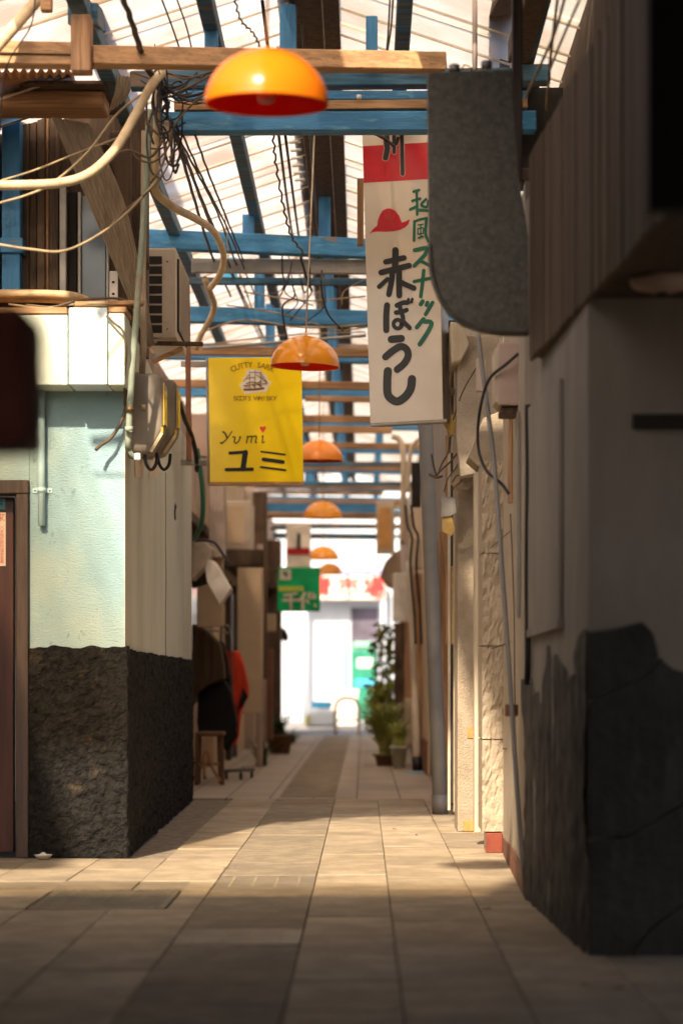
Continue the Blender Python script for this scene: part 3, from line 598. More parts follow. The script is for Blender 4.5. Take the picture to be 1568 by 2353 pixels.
bundle('hanging_wires', 'thin black wires hanging in front of the nearest roof sheets', [
    [(83, -20, 9), (70, 60, 9.1), (20, 140, 9.2), (5, 220, 9.3), (0, 300, 9.4)], [(365, -20, 10), (395, 60, 10.2), (412, 110, 10.3)], [(400, -20, 10), (428, 60, 10.2), (442, 120, 10.3)], [(355, 100, 10), (362, 150, 10), (378, 210, 10.2)]], m_black, 0.004)
tag(tube('twisted_wire', [p + Vector((.006 * math.sin(i * 1.9), 0, .006 * math.cos(i * 1.9))) for i, p in enumerate(spline([V(537, -10, 9.9), V(552, 45, 9.9), V(580, 75, 9.9), V(597, 108, 9.9)], 10))], 0.005, m_black, None, 6, 1), 'crinkled dark wire hanging left of the nearest lamp cord', 'wire')
tag(tube('twisted_wire', [p + Vector((.007 * math.sin(i * 1.9), 0, .006 * math.cos(i * 1.9))) for i, p in enumerate(spline([V(626, 305, 12), V(634, 380, 12.2), V(650, 470, 12.6), V(668, 540, 13), V(700, 585, 13.5)], 10))], 0.006, m_black, None, 6, 1), 'crinkled dark wire below the nearest orange lamp', 'wire')

extra = []
for k in range(12):
    x0, x1 = rnd.uniform(300, 400), rnd.uniform(430, 640); y0, y1 = rnd.uniform(150, 240), rnd.uniform(160, 215); zz = rnd.uniform(10.2, 10.55); sg = rnd.uniform(10, 60)
    extra.append([(x0, y0, zz), ((2 * x0 + x1) / 3, (2 * y0 + y1) / 3 + sg * .8, zz), ((x0 + 2 * x1) / 3, (y0 + 2 * y1) / 3 + sg * .7, zz), (x1, y1, zz + .05)])
bundle('slack_wires', 'slack dark wires looping along the nearest blue truss left of the large lamp', extra, m_black, 0.0045)
extra = []
for k in range(9):
    x0 = rnd.uniform(640, 760); zz = rnd.uniform(14.0, 17.5); y0 = rnd.uniform(570, 640); extra.append([(x0, y0, zz), (x0 + rnd.uniform(-12, 12), y0 + 40, zz), (x0 + rnd.uniform(-25, 25), y0 + rnd.uniform(60, 110), zz + .2), (x0 + rnd.uniform(-60, 60), y0 + rnd.uniform(90, 150), zz + .6)])
bundle('ceiling_clutter_wires', 'short dark wires dangling around the second lamp cord', extra, m_black, 0.006)
jb = thing('cable_box', 'small grey junction box strapped in the cable tangle', 'box', V(382, 300, 10.4)); dbox('case', 374, 275, 398, 312, 10.42, .06, m_alu, jb, .006); dbox('lid', 377, 279, 395, 308, 10.414, .006, m_panel, jb, .002)

# ================================================================== METERS, AC, YELLOW SIGN
def meter(name, label, x, y0, y1, Z, grp):
    """profile box standing out from the alley wall: x = right edge of its front"""
    a = V(x, y1, Z); b = V(x, y0, Z); xb = side_x(Z) + 0.002; xf = b.x; h = b.z - a.z; z0 = a.z
    t = thing(name, label, 'meter', (xb, Z, z0), grp); D = 0.20; s = xf - xb
    prof = [(0, .02), (.40 * s, 0), (.62 * s, .02 * h), (s, .30 * h), (s, .93 * h), (.93 * s, .985 * h), (.8 * s, h), (0, h)]
    prism('casing', [(xb + u, Z, z0 + v) for u, v in prof], (0, D, 0), m_meter, t, 0.022, 3, True)
    prism('casing_back', [(xb + u, Z + .05, z0 + v) for u, v in [(0, -.01), (.3 * s, -.01), (.3 * s, h + .012), (0, h + .012)]], (0, D - .1, 0), m_meter, t, 0.01, 2)
    beam_ = bmesh.new(); beam(beam_, (xf + .004, Z + .006, z0 + .36 * h), (xf + .004, Z + .006, z0 + .88 * h), 0.006, 0.006); beam(beam_, (xf - .004, Z + .004, z0 + .275 * h), (xf - .004, Z + .004, z0 + .335 * h), 0.012, 0.010)
    put('yellow_edge', beam_, m_mtrim, t)
    bm = bmesh.new(); beam(bm, (xb + .66 * s, Z + .004, z0 + .035 * h), (xf - .004, Z + .004, z0 + .27 * h), 0.012, 0.016); put('window_rim', bm, m_cream, t)
    bm = bmesh.new(); beam(bm, (xf + .002, Z + .03, z0 + .62 * h), (xf + .002, Z + D - .03, z0 + .62 * h), 0.01, .48 * h); put('cover_glass', bm, m_glass, t)
    lathe('latch', (xb + .46 * s, Z - .006, z0 + .58 * h), [(0, -.012), (.012, -.012), (.012, .012), (0, .012)], m_cream, t, 6)
    tube('lead', [(xb + .45 * s, Z + .05, z0 + .03), (xb + .5 * s, Z + .05, z0 - .04), (xb + .62 * s, Z + .08, z0 - .07), (xb + .75 * s, Z + .1, z0 - .04), (xb + .78 * s, Z + .12, z0 + .02)], 0.009, m_black, t, 8)
    return t
meter('electric_meter', 'nearer grey-brown electric meter box beside the conduit on the alley wall', 374, 856, 1044, 11.0, 'electric meters')
meter('electric_meter', 'farther electric meter box with bright yellow edge, behind the nearer one', 405, 870, 1046, 11.75, 'electric meters')
for x, y0, y1, l, c in ((319, 1052, 1095, 'plain faded paper slip on the wall below the nearer meter', 0), (352, 1050, 1097, 'paper slip with ruled lines on the wall below the farther meter', 1)):
    p, q = on_side(x - 9, y1, .003), on_side(x + 9, y0, .003)
    o = tag(prism('paper_slip', [on_side(x - 10, y1, .003), on_side(x + 10, y1, .003), on_side(x + 10, y0, .003), on_side(x - 10, y0, .003)], (-0.001, 0, 0), m_paper), l, 'paper', 'paper slips under the meters')
# air conditioner outdoor unit on brackets
ZA = 12.6; ac = thing('air_conditioner', 'cream outdoor air conditioner unit on a bracket above the meters', 'air conditioner', V(380, 775, ZA))
a, b = V(330, 775, ZA), V(404, 568, ZA)
box('casing', (a.x, ZA, a.z), (b.x, ZA + 0.75, b.z), m_ac, ac, 0.012, 2)
n = 8
for k in range(n):
    y0 = 588 + k * 22.6
    dbox('vent_slot', 341, y0, 372, y0 + 18, ZA - 0.003, 0.01, m_dark, ac, 0)
for yy in (600, 755): lathe('screw', V(384, yy, ZA - .001), [(0, -.005), (.006, -.004), (.006, .004), (0, .005)], m_steel, ac, 8)
box('fan_grille', (b.x, ZA + 0.08, a.z + 0.05), (b.x + 0.012, ZA + 0.70, b.z - 0.05), m_dark, ac, 0.004)
for k in range(14): bar('grille_rib', (b.x + 0.016, ZA + 0.09 + k * .046, a.z + .05), (b.x + 0.016, ZA + 0.09 + k * .046, b.z - .05), 0.008, 0.008, m_ac, ac, 0, Vector((1, 0, 0)))
bar('bracket_arm', V(350, 788, ZA + .05), V(466, 790, ZA + .10), 0.03, 0.025, m_oldz, ac); bar('bracket_brace', V(352, 830, ZA + .05), V(420, 800, ZA + .1), 0.03, 0.03, m_wood, ac)
bar('bracket_foot', V(352, 783, ZA), V(352, 783, ZA + .7), 0.05, 0.02, m_alu, ac)
# brown iron post behind, carrying the yellow sign
tag(bar('brown_post', V(430, 655, 14.2), V(434, 1060, 14.2), 0.035, 0.035, m_rbrown), 'rusty brown upright post between air conditioner and yellow sign', 'post')
tag(tube('black_hose', [V(412, 925, 13.8), V(425, 965, 14), V(440, 1000, 14.2), V(450, 1045, 14.4), V(452, 1080, 14.6)], 0.016, m_black, None, 8), 'black hose curving over the end of the plastered wall', 'hose')
tag(tube('green_hose', [V(452, 1030, 15), V(460, 1080, 15), V(466, 1140, 15), V(463, 1200, 15), V(446, 1240, 15.2)], 0.017, m_green_h, None, 8), 'green hose hanging under the black hose beside the yellow sign', 'hose')
tag(dbox('junction_box', 441, 952, 476, 1048, 15.2, 0.12, m_pinkbox), 'pale pinkish box on the wall left of the yellow sign', 'box')
# yellow sign
zy = (530.0, 920.0, 5.6); P0 = V(480, 1000, 14.4); ny = Vector((0.07, -1, 0.0)).normalized()
fy = onplane(P0, ny)
ysn = thing('yellow_sign', 'yellow bar sign with black katakana, a red heart and a sailing ship emblem', 'sign', V(586, 1110, 14.4))
k_ = 1568 / 1787.0; cvy = lambda x, y: ((530 + x / 5.6) * k_, (920 + y / 5.6) * k_)
q4 = [fy(*cvy(85, 92)), fy(*cvy(1450, 80)), fy(*cvy(1478, 1912)), fy(*cvy(108, 1918))]
prism('face', q4, -ny * 0.012, m_yel, ysn, 0.002, 1)
bodyq = [fy(*cvy(78, 86), -0.0125), fy(*cvy(1452, 74), -0.0125), fy(*cvy(1482, 1925), -0.0125), fy(*cvy(102, 1928), -0.0125)]
prism('casing', bodyq, -ny * 0.16, m_pinkbox, ysn, 0.004, 1)
prism('frame_edge', [fy(*cvy(45, 100), -.02), fy(*cvy(76, 96), .002), fy(*cvy(100, 1925), .002), fy(*cvy(72, 1925), -.02)], -ny * 0.1, m_alu, ysn, 0.002, 1)
bar('bottom_rail', fy(*cvy(80, 1945), -.004), fy(*cvy(1476, 1940), -.004), 0.03, 0.02, m_wood, ysn)
for x0, yy in ((415, 836), (415, 1062)): bar('bracket', V(x0, yy, 14.5), V(482, yy + 1, 14.5), 0.02, 0.04, m_alu, ysn)
lettering('ship_outline', [([(540, 490), (600, 430), (585, 400), (640, 340), (640, 270), (720, 260), (860, 275), (875, 320), (930, 340), (955, 390), (945, 430), (1012, 442), (960, 530), (935, 592), (800, 600), (610, 622), (585, 560)], 0)], zy, fy, ny, m_wink, ysn, 0.001)
ship = [([(612, 560), (760, 556), (890, 540)], 34), ([(690, 290), (690, 560)], 9), ([(770, 285), (770, 560)], 9), ([(850, 300), (850, 550)], 9), ([(600, 500), (940, 470)], 12), ([(640, 400), (720, 380), (770, 390)], 10), ([(700, 310), (760, 305), (840, 315)], 9),
        ([(640, 470), (720, 450), (800, 460), (860, 440)], 14), ([(850, 370), (930, 450)], 12), ([(600, 440), (680, 340)], 8), ([(740, 480), (760, 520)], 18), ([(810, 480), (860, 510)], 22), ([(620, 515), (700, 520)], 10), ([(860, 330), (960, 470)], 8), ([(780, 340), (840, 380)], 8)]
lettering('ship_drawing', ship, zy, fy, ny, m_bink, ysn, 0.002)
def arc_text(s, x0, x1, ymid, sag, h, fn, zoom, mat, par, n, lift=0.002):
    m = len(s)
    for i, ch in enumerate(s):
        if ch == ' ': continue
        u = i / (m - 1); x = x0 + (x1 - x0) * u; yy = ymid + sag * (2 * u - 1) ** 2
        p = fn((zoom[0] + x / zoom[2]) * k_, (zoom[1] + yy / zoom[2]) * k_, lift)
        sl = math.atan2(-sag * 4 * (2 * u - 1), (x1 - x0))
        rot = Matrix.Rotation(math.atan2(n.x, -n.y), 4, 'Z') @ Matrix.Rotation(R(90), 4, 'X') @ Matrix.Rotation(sl, 4, 'Z')
        text('lettering', ch, p, h, rot.to_euler(), mat, par)
arc_text('CUTTY SARK', 450, 1015, 195, 62, 0.052, fy, zy, m_bink, ysn, ny); arc_text('SCOTS WHISKY', 475, 1060, 690, 0, 0.044, fy, zy, m_bink, ysn, ny)
lettering('lettering', [([(298, 1178), (330, 1200), (362, 1265)], 24), ([(432, 1172), (370, 1262), (310, 1325), (268, 1345)], 15), ([(268, 1340), (285, 1346)], 24), ([(445, 1252), (478, 1262), (466, 1320), (490, 1345), (530, 1310), (552, 1262)], 17), ([(548, 1250), (553, 1262)], 22)], zy, fy, ny, m_ink, ysn)
lettering('lettering', [([(662, 1240), (645, 1338)], 17), ([(662, 1262), (700, 1240), (722, 1252), (708, 1338)], 16), ([(722, 1258), (762, 1238), (790, 1252), (775, 1330), (795, 1334)], 16)], zy, fy, ny, m_ink, ysn)
lettering('lettering', [([(868, 1248), (888, 1238), (872, 1325), (888, 1336), (908, 1322)], 15)], zy, fy, ny, m_ink, ysn)
lettering('heart', [([(883, 1190), (850, 1150), (836, 1118), (848, 1098), (870, 1098), (883, 1112), (896, 1098), (920, 1098), (930, 1118), (915, 1150)], 0)], zy, fy, ny, m_hred, ysn)
lettering('lettering', [([(400, 1490), (630, 1474)], 46), ([(628, 1480), (592, 1720)], 78), ([(350, 1732), (728, 1726)], 50)], zy, fy, ny, m_ink, ysn)
lettering('lettering', [([(858, 1468), (1205, 1510)], 28), ([(892, 1582), (1178, 1620)], 56), ([(852, 1694), (1215, 1740)], 32)], zy, fy, ny, m_ink, ysn)

# ================================================================== ROOF
RX, RZ, SL = -0.29, 4.44, 0.33
roofz = lambda x: RZ - SL * abs(x - RX)
rf = thing('alley_roof', 'translucent corrugated gable roof running the length of the alley', 'roof', (RX, 9.5, 3.7))
W_, PITCH = 0.64, 0.032
def sheet_mesh(side):
    bm = bmesh.new(); x_in, x_out = 0.02, 2.0; prev = None; n = int(W_ / PITCH * 6)
    for k in range(n + 1):
        yy = -0.02 + (W_ + 0.04) * k / n; dz = 0.0032 * math.sin(2 * math.pi * yy / PITCH)
        c = [bm.verts.new((side * xx, yy, -SL * xx + dz)) for xx in (x_in, (x_in + x_out) / 2, x_out)]
        if prev:
            for i in (0, 1): bm.faces.new([prev[i], prev[i + 1], c[i + 1], c[i]])
        prev = c
    for f in bm.faces: f.smooth = True
    me = bpy.data.meshes.new('roof_sheet'); bm.to_mesh(me); bm.free(); me.materials.append(m_roof if side > 0 else m_roofl); return me
sm = {s: sheet_mesh(s) for s in (-1, 1)}
for s in (-1, 1):
    yy, i = 9.45, 0
    while yy < ALLEY_END:
        o = bpy.data.objects.new('roof_sheet', sm[s]); C.objects.link(o); o.parent = rf
        o.location = Vector((RX, yy, RZ + 0.012 * (i % 2) + rnd.uniform(0, .004))) - ORG[rf.name]; o.rotation_euler = (rnd.uniform(-.006, .006), 0, 0)
        yy += W_ - 0.03; i += 1
for s, sx_ in ((-1, .66),):  # unseen extra sheet added to dim the sun on the meters
    for k, yy in enumerate((8.84,)):
        o = bpy.data.objects.new('roof_sheet', sm[s]); C.objects.link(o); o.parent = rf; o.scale = (sx_, 1, sx_); o.location = Vector((RX, yy, RZ + .02)) - ORG[rf.name]
bm = bmesh.new(); beam(bm, (0.02, 0, 0), (2.0, 0, -SL * 2.0), 0.008, 0.010); bmt = bpy.data.meshes.new('batten'); bm.to_mesh(bmt); bm.free(); bmt.materials.append(m_trim)
for s in (-1, 1):
    yy = 9.6
    while yy < 26:
        o = bpy.data.objects.new('batten', bmt); C.objects.link(o); o.parent = rf; o.scale = (s, 1, 1)
        o.location = Vector((RX, yy, RZ - 0.03)) - ORG[rf.name]; yy += 0.45
for x, ww, hh, mt in ((RX, 0.17, 0.10, m_oldz), (-0.76, 0.075, 0.09, m_blued), (0.20, 0.075, 0.09, m_blued), (-1.30, 0.08, 0.09, m_blued), (0.80, 0.08, 0.09, m_blued)):
    box('purlin', (x - ww / 2, 9.5, roofz(x) - 0.05 - hh), (x + ww / 2, ALLEY_END, roofz(x) - 0.05), mt, rf, 0.006)
bm = bmesh.new()
for s in (-1, 1): beam(bm, (RX, 22.5, RZ + 0.035), (RX, 22.5, RZ + .035), 1, 1) if False else None
bx(bm, (RX + 0.09, 9.5, RZ - 0.20), (RX + 0.17, ALLEY_END, RZ - 0.165)); put('ridge_gutter', bm, m_oldz, rf)
bm = bmesh.new(); a = RX - 0.16; hexa(bm, [(RX - .16, 9.5, RZ - .02), (RX, 9.5, RZ + .045), (RX, ALLEY_END, RZ + .045), (RX - .16, ALLEY_END, RZ - .02), (RX - .16, 9.5, RZ - .012), (RX, 9.5, RZ + .053), (RX, ALLEY_END, RZ + .053), (RX - .16, ALLEY_END, RZ - .012)])
hexa(bm, [(RX + .16, 9.5, RZ - .02), (RX + .001, 9.5, RZ + .045), (RX + .001, ALLEY_END, RZ + .045), (RX + .16, ALLEY_END, RZ - .02), (RX + .16, 9.5, RZ - .012), (RX + .001, 9.5, RZ + .053), (RX + .001, ALLEY_END, RZ + .053), (RX + .16, ALLEY_END, RZ - .012)])
put('ridge_cap', bm, m_galv, rf)
for k in range(16):
    yy = 11.3 + k * 0.2
    tube('insulator', [(RX - 0.10, yy, RZ - 0.17), (RX - 0.17, yy, RZ - 0.175)], 0.011, m_ceram, rf, 8)
ORD = ['second', 'third', 'fourth', 'fifth', 'sixth', 'seventh', 'eighth', 'ninth', 'tenth', 'eleventh']
def truss(Y, Yr, label, z=3.70, extra=False, h=0.12):
    t = thing('roof_truss', label, 'truss', (RX, Y, 3.6), 'blue timber roof trusses')
    bar('tie_beam', (-2.0, Y - 0.1, z + .02), (1.55, Yr, z - .02), 0.10, h, m_blue, t, 0.006)
    for x in (-0.80, RX + 0.02, 0.20):
        yk = Y + (Yr - Y) * (x + 2) / 3.5; box('post', (x - 0.04, yk - 0.03, z + h / 2), (x + 0.04, yk + 0.05, roofz(x) - 0.12), m_bluez, t, 0.005)
    if extra:
        bar('wooden_tie', (-1.9, Y + 0.55, z - 0.16), (1.5, Y + 0.6, z - 0.20), 0.05, 0.07, m_wood, t, 0.004)
        if int(Y) % 2: bar('lower_rail', (-1.9, Y + 1.2, z - 0.32), (1.5, Y + 1.25, z - 0.32), 0.05, 0.06, m_blued, t, 0.004)
    return t
t1 = thing('roof_truss', 'nearest blue roof truss with weathered triple beam behind the large orange lamp', 'truss', (RX, 10.7, 3.6), 'blue timber roof trusses')
bar('tie_beam', V(345, 284, 10.7), V(1230, 281, 10.75), 0.10, 0.098, m_blue, t1, 0.006); bar('weathered_beam', V(300, 186, 10.75), V(1240, 178, 10.8), 0.09, 0.085, m_blued, t1, 0.006)
bar('middle_beam', V(400, 222, 10.72), V(1210, 222, 10.78), 0.08, 0.045, m_blue, t1, 0.004); bar('wooden_strip', V(400, 246, 10.69), V(1210, 240, 10.75), 0.07, 0.045, m_wood, t1, 0.004)
for x0, x1 in ((469, 499), (642, 680), (840, 867)):
    a, b = V(x0, 150, 10.62), V(x1, -40, 10.62); box('post', (a.x, 10.62, a.z), (b.x, 10.70, min(b.z, roofz(a.x) - .12)), m_bluez, t1, 0.005)
lathe('bolt_head', V(824, 222, 10.66), [(0, -.012), (.012, -.01), (.012, .01), (0, .012)], m_ceram, t1, 10)
truss(14.7, 15.15, 'second blue roof truss, crossing just above the small sharp orange lamp cord', z=3.93, extra=False, h=0.13)
for i, yy in enumerate((16.4, 18.3, 20.7, 23.1, 25.5, 28.0, 30.5, 33.0, 35.2)): truss(yy, yy + 0.15, ORD[i + 1] + ' blue roof truss counting back from the nearest', extra=True)
# nearest timber
br = thing('timber_beam', 'bare brown timber beam with a short post, crossing behind the large orange lamp', 'beam', V(500, 140, 9.8))
bar('beam', V(210, 130, 9.7), V(1020, 144, 10.1), 0.09, 0.086, m_wood, br, 0.005); bar('beam', V(-60, 123, 9.6), V(166, 128, 9.68), 0.09, 0.105, m_wood, br, 0.005)
bar('post', V(188, 168, 9.66), V(188, 38, 9.66), 0.09, 0.09, m_woodz, br, 0.005)
bar('nail_batten', V(-60, 119, 9.55), V(165, 124, 9.63), 0.012, 0.004, m_oldz, br, 0)
tag(bar('hanging_batten', V(107, 26, 9.5), V(107, -60, 9.5), 0.05, 0.05, m_wood), 'short brown batten end hanging at the very top left', 'batten')
tag(bar('eave_plate', V(190, 30, 9.9), V(275, 120, 13.5), 0.14, 0.10, m_blued), 'dark blue-green wall plate running back from the brown timber post', 'beam')
tag(tube('thin_pole', [V(1090, -30, 9.9), V(1090, 158, 9.9)], 0.012, m_purp, None, 8), 'thin mauve rod standing above the galvanised sign', 'rod')
bundle('roof_wires', 'pair of dark wires against the roof right of the large orange lamp', [[(896, -20, 10.2), (892, 60, 10.2), (888, 115, 10.2)], [(903, -20, 10.2), (898, 60, 10.2), (889, 118, 10.2)]], m_black, 0.006)
bundle('ridge_wires', 'dark cables clipped along the roof ridge', [[(602, 0, 10.7), (640, 310, 12.6), (668, 520, 16), (700, 700, 20)], [(690, 0, 10.7), (712, 310, 12.6), (725, 480, 14.5), (740, 640, 17.5)], [(655, 310, 12.6), (680, 500, 15), (700, 640, 18)], [(708, 600, 14.5), (712, 640, 15), (700, 672, 15.2), (690, 640, 15.2)], [(690, 590, 14.2), (705, 640, 14.4), (716, 668, 14.6)]], m_black, 0.008)
bundle('cross_wires', 'slack pale wires strung across the alley above the yellow sign', [[(470, 760, 16), (560, 735, 16), (700, 752, 16), (840, 745, 16)], [(520, 700, 16.2), (620, 715, 16.2), (700, 735, 16.2), (770, 758, 16.2), (840, 752, 16.2)], [(480, 790, 17), (650, 770, 17), (838, 762, 17)], [(560, 670, 16), (700, 690, 16), (840, 680, 16)], [(500, 652, 15.5), (700, 640, 15.5), (838, 648, 15.5)]], m_tanc, 0.006)
bundle('white_drop_wires', 'thin pale drop wires hanging near the second truss', [[(525, 600, 13.3), (522, 560, 13.3), (515, 480, 13.3)], [(838, 640, 15), (790, 668, 15), (785, 700, 15)]], m_tanc, 0.004)
# farther cross pieces that fill the view down the alley
for i, (x0, x1, yy, z, hh, mt, lab) in enumerate((
    (440, 845, 610, 15.0, .10, m_alu, 'grey metal purlin under the third truss'), (430, 850, 645, 15.3, .05, m_blued, 'narrow dark blue rail under the grey purlin'), (430, 845, 800, 18.4, .09, m_brownw, 'dark brown beam above the yellow sign'),
    (700, 850, 915, 19.6, .05, m_wood, 'brown batten right of the yellow sign'), (690, 900, 985, 22, .07, m_wood, 'pale brown cross timber behind the third lamp'), (690, 920, 1070, 25.0, .06, m_wood, 'orange-brown cross timber below the third lamp'),
    (580, 880, 1185, 31, .07, m_wood, 'brown cross timber behind the fourth lamp'), (590, 880, 1130, 28.6, .06, m_brownw, 'dark cross timber above the fourth lamp'), (600, 880, 1165, 30.8, .14, m_blue, 'blue board across the alley behind the fourth lamp'), (590, 880, 1230, 34.5, .1, m_blued, 'dark blue board at the far roof end'))):
    tag(bar('cross_timber', V(x0, yy, z), V(x1, yy + 3, z), 0.05, hh, mt), lab, 'timber', 'cross timbers under the roof')
tag(dbox('blue_tarpaulin', 500, 590, 545, 640, 16.6, 0.03, m_bluet), 'bright blue plastic sheet glimpsed under the roof left of the lamp cord', 'tarpaulin')
tag(tube('cross_rail', [V(466, 800, 15.8), V(840, 770, 15.8)], 0.012, m_alu, None, 8), 'thin pale rail crossing above the yellow sign', 'rail')

# ================================================================== LAMPS
LH = 1.866
m_lamp2 = lamp_mat('orange_plastic_lit', (1.0, 0.40, 0.03), 0.2)  # lighter copy for the farther lamps, sunlight put into the colour
def lamp(x, y, r, label, mat=m_lamp2, cord=m_tanc, tilt=0.0, Z=None):
    Z = Z or LH * FPX / (VY - y); c = V(x, y, Z); t = thing('pendant_lamp', label, 'lamp', c, 'orange dome lamps along the alley')
    h = r * 0.87; N_ = 14
    prof = [(r * math.sin(math.pi / 2 * k / N_) if k else 0, h * math.cos(math.pi / 2 * k / N_)) for k in range(N_ + 1)]
    inn = [(q * 0.975, zz * 0.965) for q, zz in prof]
    lathe('shade', c, prof + [(r * 1.002, -.004), (r * .985, -.004)], mat, t, 56); lathe('lining', c, inn, m_lampin, t, 48)
    lathe('bulb', c, [(0, .0), (.022, .006), (.033, .03), (.030, .055), (.016, .085), (.015, .12), (0, .12)], m_bulb, t, 20)
    lathe('cap', c, [(.012, h - .006), (.012, h + .004), (.006, h + .008), (0, h + .008)], mat, t, 16)
    tube('cord', [c + Vector((0, 0, h + .02)), c + Vector((0.01, 0.02, roofz(c.x) - c.z - 0.05))], 0.0055, cord, t, 6)
    t.rotation_euler = (R(4) if Z < 8 else R(1.5), tilt, 0)
    return t
lamp(612, 238, 0.20, 'large nearest orange dome lamp hanging at the top of the alley', tilt=R(0.6), Z=6.88, mat=m_lamp)
lamp(700, 841, 0.205, 'orange dome lamp overlapping the top right of the yellow sign', cord=m_paper, tilt=R(2))
lamp(733, 1058, 0.20, 'dull red-orange dome lamp half hidden behind the yellow sign', m_lampr)
lamp(741, 1190, 0.22, 'blurred orange dome lamp above the red and white sign')
lamp(742, 1285, 0.24, 'small blurred orange dome lamp, second from the alley end')
lamp(757, 1318, 0.22, 'farthest tiny orange dome lamp beside the green sign')

# ================================================================== RIGHT SIDE, NEAR
def wall_line(p, q):
    k = (q[0] - p[0]) / (q[1] - p[1])
    def f(x, y, off=0.0):
        d = (x - VX) / FPX; Y = (p[0] - k * p[1]) / (d - k); r = V(x, y, Y); r.x -= off; return r
    return f
PA, PB = (V(1350, 0, 7.01).x, 7.01), (V(1205, 0, 8.93).x, 8.93)
onr = wall_line(PA, PB)
dk = thing('dark_house', 'shaded grey house front with black peeling lower wall at the right edge', 'house', (PA[0] + .5, 7.5, 0))
prism('wall', [(PA[0], PA[1], 0), (PB[0], PB[1], 0), (2.6, PB[1], 0), (2.6, PA[1], 0)], (0, 0, 2.9), m_greyw, dk)
# peeling dark coat on the alley face, jagged top, streaky relief
top = [(1205, 1560), (1210, 1572), (1216, 1556), (1222, 1562), (1230, 1600), (1238, 1588), (1246, 1630), (1250, 1610), (1256, 1500), (1262, 1478), (1270, 1530), (1278, 1500), (1288, 1520), (1300, 1535), (1312, 1560), (1322, 1545), (1330, 1470), (1338, 1448), (1348, 1445)]
def topy(x):
    for (a, b), (c, d) in zip(top, top[1:]):
        if a <= x <= c: return b + (d - b) * (x - a) / (c - a)
    return top[-1][1]
bm = bmesh.new(); g = []; nu, nv = 70, 90
for i in range(nu + 1):
    x = 1205 + 144.5 * i / nu; p0 = onr(x, 1500); col = []; zt = onr(x, topy(x)).z
    for j in range(nv + 1):
        z = zt * j / nv; s = noise.noise(Vector((p0.y * 16, z * 1.6, 2))) + .6 * noise.noise(Vector((p0.y * 40, z * 5, 7))) + .35 * noise.noise(Vector((p0.y * 70, z * 16, 4)))
        off = 0.006 + 0.016 * max(-.5, s); col.append(bm.verts.new((p0.x - off, p0.y, z)))
    col.append(bm.verts.new((p0.x + .02, p0.y, zt))); g.append(col)
for i in range(nu):
    for j in range(nv + 1): bm.faces.new([g[i][j], g[i + 1][j], g[i + 1][j + 1], g[i][j + 1]])
put('peeling_coat', bm, m_jag, dk)
YS_ = PA[1] - 0.02
stone = [[(1352, 1452), (1420, 1446), (1475, 1428), (1500, 1455), (1512, 1505), (1500, 1545), (1352, 1610)], [(1352, 1614), (1500, 1549), (1516, 1510), (1545, 1540), (1640, 1560), (1640, 1880), (1560, 1845), (1440, 1925), (1352, 1927)],
         [(1352, 1931), (1440, 1929), (1562, 1850), (1640, 1886), (1640, 2065), (1570, 2070), (1490, 2130), (1440, 2200), (1352, 2200)], [(1446, 2200), (1494, 2134), (1572, 2075), (1640, 2070), (1640, 2200)]]
for pts in stone: dprism('black_stone', [(x, min(y, 2198)) for x, y in pts], YS_, 0.019, m_blackstone, dk, 0.004)
# raised panel on the alley face
P = lambda x, y, o=0.0: onr(x, y, o)
prism('raised_panel', [P(1223, 1452, .001), P(1294, 1428, .001), P(1294, 868, .001), P(1223, 935, .001)], (-0.018, 0, 0), m_greyw, dk, 0.004, 1)
bm = bmesh.new(); beam(bm, P(1223, 1456, .014), P(1296, 1432, .014), 0.022, 0.03); put('panel_sill', bm, m_greyw, dk)
dbox('wall_slot', 1455, 950, 1600, 985, YS_ + .004, 0.02, m_dark, dk)
# canopy with slatted fascia
cn = thing('slatted_canopy', 'dark canopy with vertical brown slats on its alley side, upper right', 'canopy', (1.0, 7, 2.15))
CA, CB = Vector((0.645, 8.30, 0)), Vector((0.815, 5.56, 0)); zb, zt = 2.155, 2.95; n = 36
for k in range(n):
    p, q = CA.lerp(CB, k / n), CA.lerp(CB, (k + 0.86) / n); o = Vector((rnd.uniform(-.003, .003), 0, 0))
    bm = bmesh.new(); e = Vector((0.018, 0, 0)); b0 = Vector((0, 0, zb - rnd.uniform(0, .008))); b1 = Vector((0, 0, zt))
    hexa(bm, [p + o + b0, q + o + b0, q + e + b0, p + e + b0, p + o + b1, q + o + b1, q + e + b1, p + e + b1]); put('slat', bm, m_slat, cn)
prism('backing', [CA + Vector((.02, 0, zb + .006)), CB + Vector((.02, 0, zb + .006)), Vector((2.6, 5.56, zb + .006)), Vector((2.6, 8.3, zb + .006))], (0, 0, 0.03), m_oldz, cn)
prism('top_deck', [CA + Vector((.02, 0, zt)), CB + Vector((.02, 0, zt)), Vector((2.6, 5.56, zt)), Vector((2.6, 8.3, zt))], (0, 0, 0.03), m_oldz, cn)
box('end_fascia', (V(1490, 0, 5.5).x, 5.48, V(0, 482, 5.5).z), (2.6, 5.55, 3.3), m_dark, cn)
box('end_post', (V(1493, 0, 5.6).x, 5.552, zb), (V(1520, 0, 5.6).x + .03, 5.60, 3.0), m_slat, cn)
box('end_board', (0.647, 8.301, zb + .01), (1.4, 8.33, zt), m_slat, cn)
p = V(1520, 645, 6.64); lathe('ceiling_light', (p.x, 6.64, 2.112), [(0, 0), (.03, .0), (.09, .016), (.10, .03), (.10, .045), (0, .045)], m_pinkbox, cn, 28); lathe('lamp_holder', (p.x, 6.64, 2.10), [(0, 0), (.018, .001), (.018, .011), (0, .0115)], m_dark, cn, 12)
